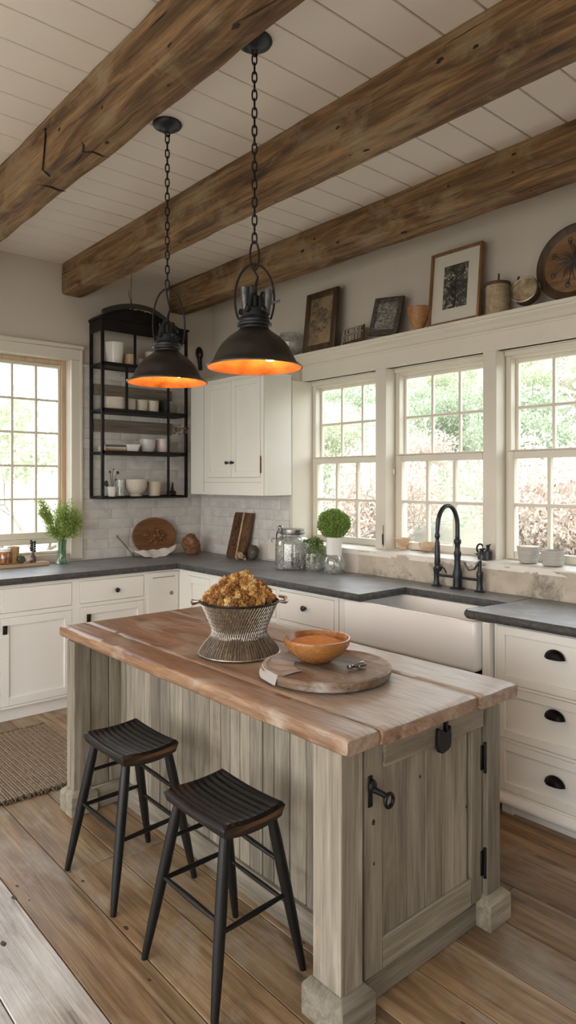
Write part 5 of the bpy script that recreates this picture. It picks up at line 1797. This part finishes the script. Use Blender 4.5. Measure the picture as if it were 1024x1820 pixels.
# ================================================================== iron shelf contents
yS = 4.865
def onshelf(x, tier): return (x, yS, (1.401, 1.741, 2.061, 2.411)[tier] + .0)
for nm, lb, ct, x, ti, pr, mt in (
    ('ceramic_vase', 'tall white crackled vase on the top tier of the iron shelf', 'vase', 2.44, 3, cup_prof(.056, .073, .175), WHITEC),
    ('wooden_pot', 'tan wooden pot right of the tall white vase, top tier', 'pot', 2.575, 3, cup_prof(.047, .050, .10, belly=.004), TERR),
    ('cream_cup', 'tiny cream cup on the top tier beside the tan pot', 'cup', 2.655, 3, cup_prof(.026, .030, .075), CREAMC),
    ('ceramic_vase', 'white marked canister on the top tier, behind the farther lamp', 'vase', 2.76, 3, cup_prof(.050, .052, .14), CREAMC),
    ('storage_jar', 'wide cream crackled crock on the second tier from the top', 'jar', 2.45, 2, cup_prof(.068, .074, .105, belly=.006), CREAMC),
    ('storage_jar', 'pinkish cream crock on the second tier, between the wide crock and tins', 'jar', 2.565, 2, cup_prof(.042, .048, .10, belly=.006), CREAMC),
    ('tin_can', 'mottled cream tin on the second tier, left one of the two tins', 'tin', 2.675, 2, cup_prof(.044, .048, .10), CREAMC),
    ('tin_can', 'mottled cream tin on the second tier, right one of the two tins', 'tin', 2.775, 2, cup_prof(.044, .048, .10), CREAMC),
    ('mixing_bowl', 'grey-white flared bowl on the third tier of the iron shelf', 'bowl', 2.725, 1, cup_prof(.045, .068, .11, belly=.006), paint('grey_ceramic', (.56, .55, .53), .2, .1)),
    ('mixing_bowl', 'pink-tinged white bowl with rim, right bowl of the third tier', 'bowl', 2.866, 1, cup_prof(.042, .058, .12, belly=.008), paint('pinkish_ceramic', (.68, .58, .54), .2, .15)),
    ('footed_bowl', 'crackled white footed bowl on the bottom tier of the iron shelf', 'bowl', 2.625, 0, [(0, 0), (.045, 0), (.048, .008), (.042, .016), (.062, .030), (.082, .07), (.088, .125), (.090, .132), (.084, .130), (.076, .07), (.05, .035), (0, .03)], CREAMC),
    ('cream_cup', 'cream banded cup on the bottom tier, right of the footed bowl', 'cup', 2.79, 0, cup_prof(.044, .062, .115), paint('warm_cream', (.62, .54, .42), .4, .1)),
):
    vessel(nm, lb, ct, onshelf(x, ti), pr, mt)
m = MB(); x = 2.88; m.box((x - .012, 4.82, 2.061), (x + .012, 4.95, 2.18), .002); solo('dark_book', m, paint('dark_cover', (.05, .045, .042), .6), 'dark upright book at the right end of the second tier', 'book', (x, 4.88, 2.061))
# lying books and a dish on the third tier
BC = [(.55, .30, .10), (.60, .56, .47), (.14, .10, .13)]
zz = 1.741
for k, (c, h, lb) in enumerate(zip(BC, (.022, .020, .014), ('orange-spined book at the bottom of the stack on the third tier', 'cream book in the middle of the stack on the third tier', 'thin dark purple book on top of the stack on the third tier'))):
    t = thing('book', lb, 'book', (2.42, 4.86, zz))
    m = MB(); m.box((2.335, 4.80, zz), (2.505, 4.94, zz + .003), .001); m.box((2.335, 4.80, zz + h - .003), (2.505, 4.94, zz + h), .001); m.box((2.335, 4.80, zz), (2.505, 4.803, zz + h), .001)
    build('cover', m, paint('book_cloth_%d' % k, c, .6), t)
    m = MB(); m.box((2.338, 4.8035, zz + .003), (2.502, 4.938, zz + h - .003), 0); build('pages', m, paint('paper_%d' % k, (.72, .68, .58), .8), t)
    zz += h + .0005
m = MB()
def dish(u, v):
    return (0, 0, 0)
bmd = bmesh.new(); L1 = rrect(2.518, 2.615, 4.81, 4.93, .02, 1.742); L2 = rrect(2.505, 2.635, 4.79, 4.95, .025, 1.805); L3 = rrect(2.512, 2.628, 4.797, 4.943, .02, 1.804); L4 = rrect(2.524, 2.609, 4.816, 4.924, .016, 1.75)
vv = [[bmd.verts.new(p) for p in L] for L in (L1, L2, L3, L4)]
for a, b in zip(vv, vv[1:]):
    for k in range(len(a)): bmd.faces.new((a[k], a[(k + 1) % len(a)], b[(k + 1) % len(a)], b[k]))
bmd.faces.new(vv[0][::-1]); bmd.faces.new(vv[-1]); m.bm(bmd)
solo('baking_dish', m, WHITEC, 'white rectangular baking dish beside the stack of books on the third tier', 'dish', (2.57, 4.87, 1.741))
# small potted plant, glass jar, ornament on the bottom tier
t = thing('potted_plant', 'small white pot with a sparse dark-leaved plant, bottom tier left', 'plant', (2.41, 4.85, 1.401))
m = MB(); m.lathe([(r, 1.4015 + h) for r, h in cup_prof(.026, .034, .075)], (2.41, 4.85, 0), 24); build('pot', m, WHITEC, t)
m = MB()
for (dx_, dz, r) in ((-.05, .03, .018), (-.02, .12, .010), (.045, .115, .013), (.01, .14, .006), (.03, .06, .008)):
    m.tube([(2.41, 4.85, 1.45), (2.41 + dx_ * .5, 4.85, 1.47 + dz * .6), (2.41 + dx_, 4.845, 1.47 + dz)], .002, 5)
    m.ico((2.41 + dx_, 4.842, 1.47 + dz), r, 2, .2, 4, (1, .4, 1.4 if dz < .05 else 1))
build('leaf_sprigs', m, paint('dark_leaf', (.06, .055, .04), .6), t)
vessel('glass_jar', 'clear squat glass jar between the small plant and the footed bowl', 'jar', (2.495, 4.885, 1.401), cup_prof(.036, .038, .13), GLASSJ)
m = MB(); c = (2.955, 4.865)
for k in range(12): m.ico((c[0] + .022 * math.cos(k * .9), c[1] + .018 * math.sin(k * .9), 1.415 + .004 * (k % 4)), .014, 1, .4, 5, seed=k)
m.tube([(c[0], c[1], 1.41), (c[0], c[1], 1.46), (c[0] + .004, c[1], 1.50)], [.018, .012, .005], 8); m.ico((c[0] + .004, c[1], 1.503), .008, 1)
solo('black_figurine', m, BLK, 'small black figurine in the bottom right compartment of the iron shelf', 'figurine', (*c, 1.401))
# dried flower bunch hanging at the right post
m = MB(); rnd = random.Random(6)
m.tube([(3.02, 4.765, 1.955), (2.90, 4.76, 1.94)], .003, 6)
for k in range(40): m.ico((rnd.uniform(2.90, 3.05), 4.758 + rnd.uniform(-.012, .01), 1.94 + rnd.gauss(0, .016)), rnd.uniform(.005, .011), 1, .6, 6, seed=k)
solo('dried_flowers', m, paint('dried_brown_petals', (.24, .13, .085), .9, .5, 40, .6), 'small bunch of dried brown flowers tied to the right post of the iron shelf', 'flowers', (3.0, 4.76, 1.95))
# black twisted garland on the arched top, drooping to the right
m = MB(); rnd = random.Random(17)
for s_ in range(9):
    pts = []
    ph = s_ * .7
    for i in range(34):
        u = i / 33
        x = 2.285 + .62 * u
        z_ = 2.765 + .098 * math.sin(PI * min(1, .04 + u / 1.02)) ** .8 - .20 * max(0, u - .60) ** 1.5 + .011 * math.sin(ph + u * 7)
        y_ = 4.752 - .05 * u + .010 * math.cos(ph + u * 7) - .006
        pts.append((x, y_, z_))
    m.tube(pts, [.010 - .004 * (i / 33) for i in range(34)], 6, tone=rnd.random())
solo('twig_garland', m, paint('black_twigs', (.040, .038, .033), .6, .4, 30, .5), 'black twisted twig garland draped over the curved top of the iron shelf', 'garland', (2.6, 4.76, 2.8))
m = MB()
for k in range(30): m.ico((2.50 + .20 * k / 29, 4.742 - .008 * k / 29, 2.846 - .012 * (k / 29) ** 2 + rnd.uniform(-.007, .007)), rnd.uniform(.004, .007), 1, .4, 5, seed=k)
solo('seed_string', m, TANW, 'short string of tan seeds tied along the black garland', 'string', (2.6, 4.745, 2.83))
m = MB(); m.tube([(2.545, 4.78, 2.86), (2.540, 4.79, 2.96), (2.548, 4.80, 3.08)], [.003, .0025, .002], 6); m.tube([(2.545, 4.78, 2.87), (2.52, 4.78, 2.95), (2.515, 4.78, 3.0)], [.003, .0025, .0015], 6)
m.tube([(2.548, 4.80, 3.08), (2.548, 4.80, 3.16)], .002, 6)
solo('hanging_wire', m, IRON, 'thin dark forked wire rising from the garland towards the ceiling', 'wire', (2.545, 4.78, 2.86))
# black wall ornament between the lamps
m = MB(); c = (3.30, 4.985, 2.60)
m.ico((c[0], c[1], c[2] + .03), .05, 3, .05, 4, (.75, .25, 1.15)); m.tube([(c[0], c[1], c[2]), (c[0] + .008, c[1], c[2] - .07), (c[0] + .012, c[1], c[2] - .115)], [.022, .017, .016], 10)
t = solo('wall_ornament', m, IRON, 'small black spoon-shaped ornament with red dot hanging between the two lamps', 'ornament', c)
m = MB(); m.ico((c[0] - .004, c[1] - .013, c[2] + .015), .014, 2, scale=(.8, .4, 1.2)); build('red_dot', m, paint('red_enamel', (.35, .03, .03), .3), t)

# ================================================================== picture shelf
ZS = 2.4375
def leaning(name, label, cat, yc, w_, h, lean=.11, roll=0, xb=3.335, fr=.03, th=.022, mats=None, mat_border=0):
    """frame standing on the shelf; local axes: s along -y (to the viewer's right), up, and outwards"""
    t = thing(name, label, cat, (xb, yc, ZS))
    ca, sa = math.cos(lean), math.sin(lean)
    B_ = Matrix(((0, -ca, sa, 0), (-1, 0, 0, 0), (0, sa, ca, 0), (0, 0, 0, 1)))   # columns: s, out, up
    R = Matrix.Rotation(roll, 4, 'Y')
    T = Matrix.Translation((xb, yc, ZS + .0 + abs(math.sin(roll)) * w_ / 2 + math.sin(lean) * .0)) @ B_ @ R
    def mk(): 
        q = MB(); q.M = T; return q
    return t, mk
F1 = wood('dark_frame_wood', [(.045, .026, .014), (.085, .05, .027), (.14, .085, .045)], 'z', .5, .6, .2, .1, .5)
F2 = wood('brown_frame_wood', [(.18, .09, .035), (.27, .14, .06), (.34, .19, .085)], 'z', .4, .4, 0, .1, .2)

def border(q, w_, h, fr, th, bev=.003):
    q.box((-w_ / 2, 0, 0), (-w_ / 2 + fr, th, h), bev); q.box((w_ / 2 - fr, 0, 0), (w_ / 2, th, h), bev)
    q.box((-w_ / 2 + fr, 0, 0), (w_ / 2 - fr, th, fr), bev); q.box((-w_ / 2 + fr, 0, h - fr), (w_ / 2 - fr, th, h), bev)

def speckle(name, c1, c2, c3, sc, a=.45, b=.55, vor=0):
    s = NT(name); s.coord()
    n = s.noise(s.base, sc, 8, .75, 1.5)
    n2 = s.noise(s.base, sc * .25, 3, .5, .5)
    k = s.ramp(n, [(a, c1), (b, c2)])
    s.col(s.mix(s.ramp(n2, [(.45, (0, 0, 0)), (.6, (1, 1, 1))]), k, c3)); s.rough(.6)
    return s.m

t, mk = leaning('picture_frame', 'dark wooden picture frame with a dim brown bouquet print, leftmost on the shelf', 'picture', 3.50, .325, .435)
q = mk(); border(q, .325, .435, .048, .030, .005); q.box((-.12, .012, .04), (.12, .020, .395), 0); build('frame', q, F1, t)
q = mk(); q.box((-.116, .018, .046), (.116, .021, .389), 0); build('print', q, speckle('brown_print', (.10, .07, .045), (.24, .17, .10), (.30, .215, .125), 22), t)
q = mk(); rnd = random.Random(1)
for k in range(150):
    a = rnd.uniform(0, 6.28); r = .085 * math.sqrt(rnd.random()); q.ico((r * math.cos(a), .0215, .225 + r * 1.1 * math.sin(a)), rnd.uniform(.004, .009), 1, .6, 5, (1, .12, 1), seed=k, tone=rnd.random())
build('print_bouquet', q, speckle('bouquet_ink', (.03, .025, .02), (.30, .27, .22), (.06, .045, .03), 50), t, recalc=False)

t, mk = leaning('letter_sign', 'small dark sign with two rows of white lettering, left of the tilted patterned frame', 'sign', 3.165, .19, .115, lean=.2, roll=math.radians(-3), xb=3.322)
q = mk(); q.box((-.095, 0, 0), (.095, .012, .115), .002); build('sign_board', q, F1, t)
q = mk(); q.box((-.092, .0125, .108), (.092, .0145, .111), 0); q.box((-.092, .0125, .066), (.092, .0145, .069), 0); q.box((-.094, .0125, .004), (-.091, .0145, .111), 0)
rnd = random.Random(23)
for row, (zb_, zt_, s0_) in enumerate(((.074, .103, -.085), (.020, .058, -.080))):
    s_ = s0_
    while s_ < .075:
        w2 = rnd.choice((.009, .011, .013)); kd = rnd.choice('IHUCTE')
        if kd in 'IHUCE': q.box((s_, .0125, zb_), (s_ + .003, .0145, zt_), 0)
        if kd in 'HU': q.box((s_ + w2 - .003, .0125, zb_), (s_ + w2, .0145, zt_), 0)
        if kd in 'CEU': q.box((s_, .0125, zb_), (s_ + w2, .0145, zb_ + .003), 0)
        if kd in 'CETN': q.box((s_, .0125, zt_ - .003), (s_ + w2, .0145, zt_), 0)
        if kd in 'HE': q.box((s_, .0125, (zb_ + zt_) / 2), (s_ + w2 - .002, .0145, (zb_ + zt_) / 2 + .003), 0)
        if kd == 'T': q.box((s_ + w2 / 2, .0125, zb_), (s_ + w2 / 2 + .003, .0145, zt_), 0)
        s_ += w2 + .004
build('lettering', q, paint('white_letter', (.58, .54, .47), .6), t, recalc=False)

t, mk = leaning('picture_frame', 'tilted dark patterned frame with silvery scrollwork, second picture from the left', 'picture', 2.905, .245, .25, lean=.16, roll=math.radians(7), xb=3.33)
q = mk(); border(q, .245, .25, .036, .020); q.box((-.1, .004, .03), (.1, .012, .22), 0); build('frame', q, speckle('studded_frame', (.03, .025, .02), (.24, .21, .17), (.05, .04, .03), 90, .5, .6), t)
q = mk(); q.box((-.086, .011, .036), (.086, .014, .214), 0); build('print', q, speckle('scrollwork', (.05, .045, .042), (.42, .40, .36), (.11, .10, .09), 75, .47, .54), t)
q = mk(); rnd = random.Random(3)
for k in range(46):
    a0 = rnd.uniform(0, 6.28); rr_ = rnd.uniform(.006, .014); c0 = (rnd.uniform(-.07, .07), rnd.uniform(.05, .2))
    q.tube([(c0[0] + rr_ * math.cos(a0 + i * .5), .0145, c0[1] + rr_ * math.sin(a0 + i * .5)) for i in range(8)], .0011, 4, cap=False)
build('scroll_relief', q, SILVER, t, recalc=False)

t, mk = leaning('picture_frame', 'large brown-framed print of a black and cream tree with wide cream mat', 'picture', 2.37, .355, .445, lean=.10, xb=3.34)
q = mk(); border(q, .355, .445, .015, .028, .002); build('frame', q, F2, t)
q = mk(); q.box((-.165, .002, .013), (.165, .010, .432), 0); build('mat_board', q, paint('cream_mat', (.66, .62, .54), .8), t)
q = mk(); q.box((-.085, .0095, .095), (.082, .012, .355), 0); build('print', q, speckle('tree_print', (.025, .025, .025), (.50, .48, .36), (.04, .04, .035), 48, .50, .56), t)
q = mk(); q.tube([(0, .0125, .10), (.004, .0125, .20), (-.002, .0125, .30)], [.006, .004, .002], 5)
rnd = random.Random(44)
for k in range(36):
    z0_ = rnd.uniform(.12, .31); sg = rnd.choice((-1, 1)); q.tube([(0, .0125, z0_), (sg * .03, .0125, z0_ + .022), (sg * rnd.uniform(.05, .075), .0125, min(.345, z0_ + rnd.uniform(.02, .06)))], [.0022, .0016, .0008], 4)
build('print_tree', q, paint('ink_black', (.03, .03, .028), .7), t, recalc=False)

vessel('wooden_cup', 'tapered orange-brown turned wooden cup in front of the big framed print', 'cup', (3.300, 2.60, ZS), [(0, 0), (.026, 0), (.030, .004), (.048, .040), (.062, .085), (.069, .125), (.070, .132), (.066, .132), (.058, .085), (.04, .04), (0, .02)], wood('orange_cup_wood', [(.30, .13, .04), (.42, .20, .07), (.50, .27, .11)], 'x', .4, .6, 0, .1, .2), 40)
t = thing('birch_canister', 'birch-bark canister with dark lid and upright twig handle on the shelf', 'canister', (3.365, 2.10, ZS))
BIR = wood('birch_bark', [(.30, .21, .12), (.47, .36, .23), (.58, .47, .33)], 'x', .7, .6, 0, .1, .4)
m = MB(); m.lathe([(0, ZS), (.066, ZS), (.066, ZS + .04), (.0635, ZS + .05), (.0655, ZS + .06), (.0655, ZS + .10), (.063, ZS + .108), (.0655, ZS + .116), (.065, ZS + .165), (0, ZS + .165)], (3.365, 2.10, 0), 40, wob=.03); build('bark_body', m, BIR, t)
m = MB(); m.lathe([(0, ZS + .166), (.069, ZS + .166), (.071, ZS + .172), (.069, ZS + .182), (.05, ZS + .184), (0, ZS + .184)], (3.365, 2.10, 0), 40, wob=.03); m.tube([(3.365, 2.095, ZS + .18), (3.365, 2.093, ZS + .235)], [.006, .005], 8); build('lid', m, F1, t)
# small round tilted disc
t = thing('round_box', 'small round drum-like box lying tilted, with pale top and metal rim', 'box', (3.33, 1.895, ZS))
Dm = Vector((-.80, -.10, .25)).normalized().to_track_quat('Z', 'Y').to_matrix().to_4x4()
c = (3.305, 1.895, ZS + .082)
m = MB(); m.lathe([(0, -.03), (.068, -.03), (.070, -.02), (.070, .02), (0, .02)], c, 40, Dm); build('drum_body', m, F1, t)
m = MB(); m.lathe([(.066, .018), (.074, .020), (.075, .027), (.071, .030), (.067, .026)], c, 44, Dm); build('rim', MBopen(m), metal('brass_rim', (.45, .38, .28), .35), t)
m = MB(); m.lathe([(0, .024), (.067, .023), (.067, .018), (0, .018)], c, 40, Dm); build('top_skin', m, speckle('pale_top', (.30, .21, .13), (.52, .41, .27), (.10, .06, .04), 14, .35, .6), t)
m = MB(); m.tube([Vector(c) + Dm @ Vector(p) for p in ((.072, -.01, .0), (.084, 0, .02), (.078, .02, .032))], [.006, .007, .005], 8)
m.tube([Vector(c) + Vector((0.02, .03, .062)), Vector(c) + Vector((0, .045, .078)), Vector(c) + Vector((-.02, .03, .080))], [.006, .007, .006], 8)
build('handle', m, F1, t)
# big round tray
t = thing('round_tray', 'large round dark-rimmed wooden tray with a black feathery plant motif at right edge', 'tray', (3.36, 1.675, ZS))
Tm = Vector((-1, 0, .14)).normalized().to_track_quat('Z', 'Y').to_matrix().to_4x4()
c = (3.375, 1.665, ZS + .200)
m = MB(); m.lathe([(0, -.012), (.195, -.012), (.202, -.004), (.202, .014), (.198, .02), (.188, .02), (.168, .008), (.160, .004), (0, .004)], c, 72, Tm); build('tray_rim', m, F1, t)
m = MB(); m.lathe([(0, .0062), (.159, .0062), (.159, .004), (0, .004)], c, 60, Tm); build('tray_base', m, wood('tray_face', [(.13, .065, .03), (.23, .125, .06), (.33, .20, .11)], 'y', .4, .4, .2, .1, .1), t)
m = MB(); rnd = random.Random(50)
for k in range(54):
    a = rnd.uniform(0, 6.28); r1 = rnd.uniform(.05, .105)
    p0 = Vector((.0, 0, .0075)); p1 = Vector((r1 * .55 * math.cos(a), r1 * .55 * math.sin(a), .0075)); p2 = Vector((r1 * math.cos(a + .2), r1 * math.sin(a + .2), .0075))
    m.tube([Vector(c) + Tm @ p for p in (p0, p1, p2)], [.0022, .0028, .0008], 5)
for k in range(7):
    a = k * .9; cc = Vector((.12 * math.cos(a), .12 * math.sin(a), .0075))
    m.tube([Vector(c) + Tm @ (cc + Vector((.011 * math.cos(i * PI / 4), .015 * math.sin(i * PI / 4), 0))) for i in range(8)], .0025, 5, closed=True)
    m.tube([Vector(c) + Tm @ (cc * 1.0), Vector(c) + Tm @ (cc * .8), Vector(c) + Tm @ (cc * .62)], [.005, .003, .001], 5)
build('plant_motif', m, paint('charred_motif', (.055, .048, .045), .7, .3), t, recalc=False)
# faceted glass vase at the left end of the shelf
vessel('glass_vase', 'round bulbous clear glass vase at the left end of the picture shelf, behind the lamp', 'vase', (3.355, 3.845, ZS), [(0, 0), (.040, 0), (.05, .01), (.085, .045), (.105, .085), (.108, .12), (.095, .155), (.078, .175), (.075, .185), (.071, .185), (.074, .172), (.09, .152), (.102, .12), (.10, .088), (.08, .05), (0, .015)], GLASSJ, 24, wob=.05)
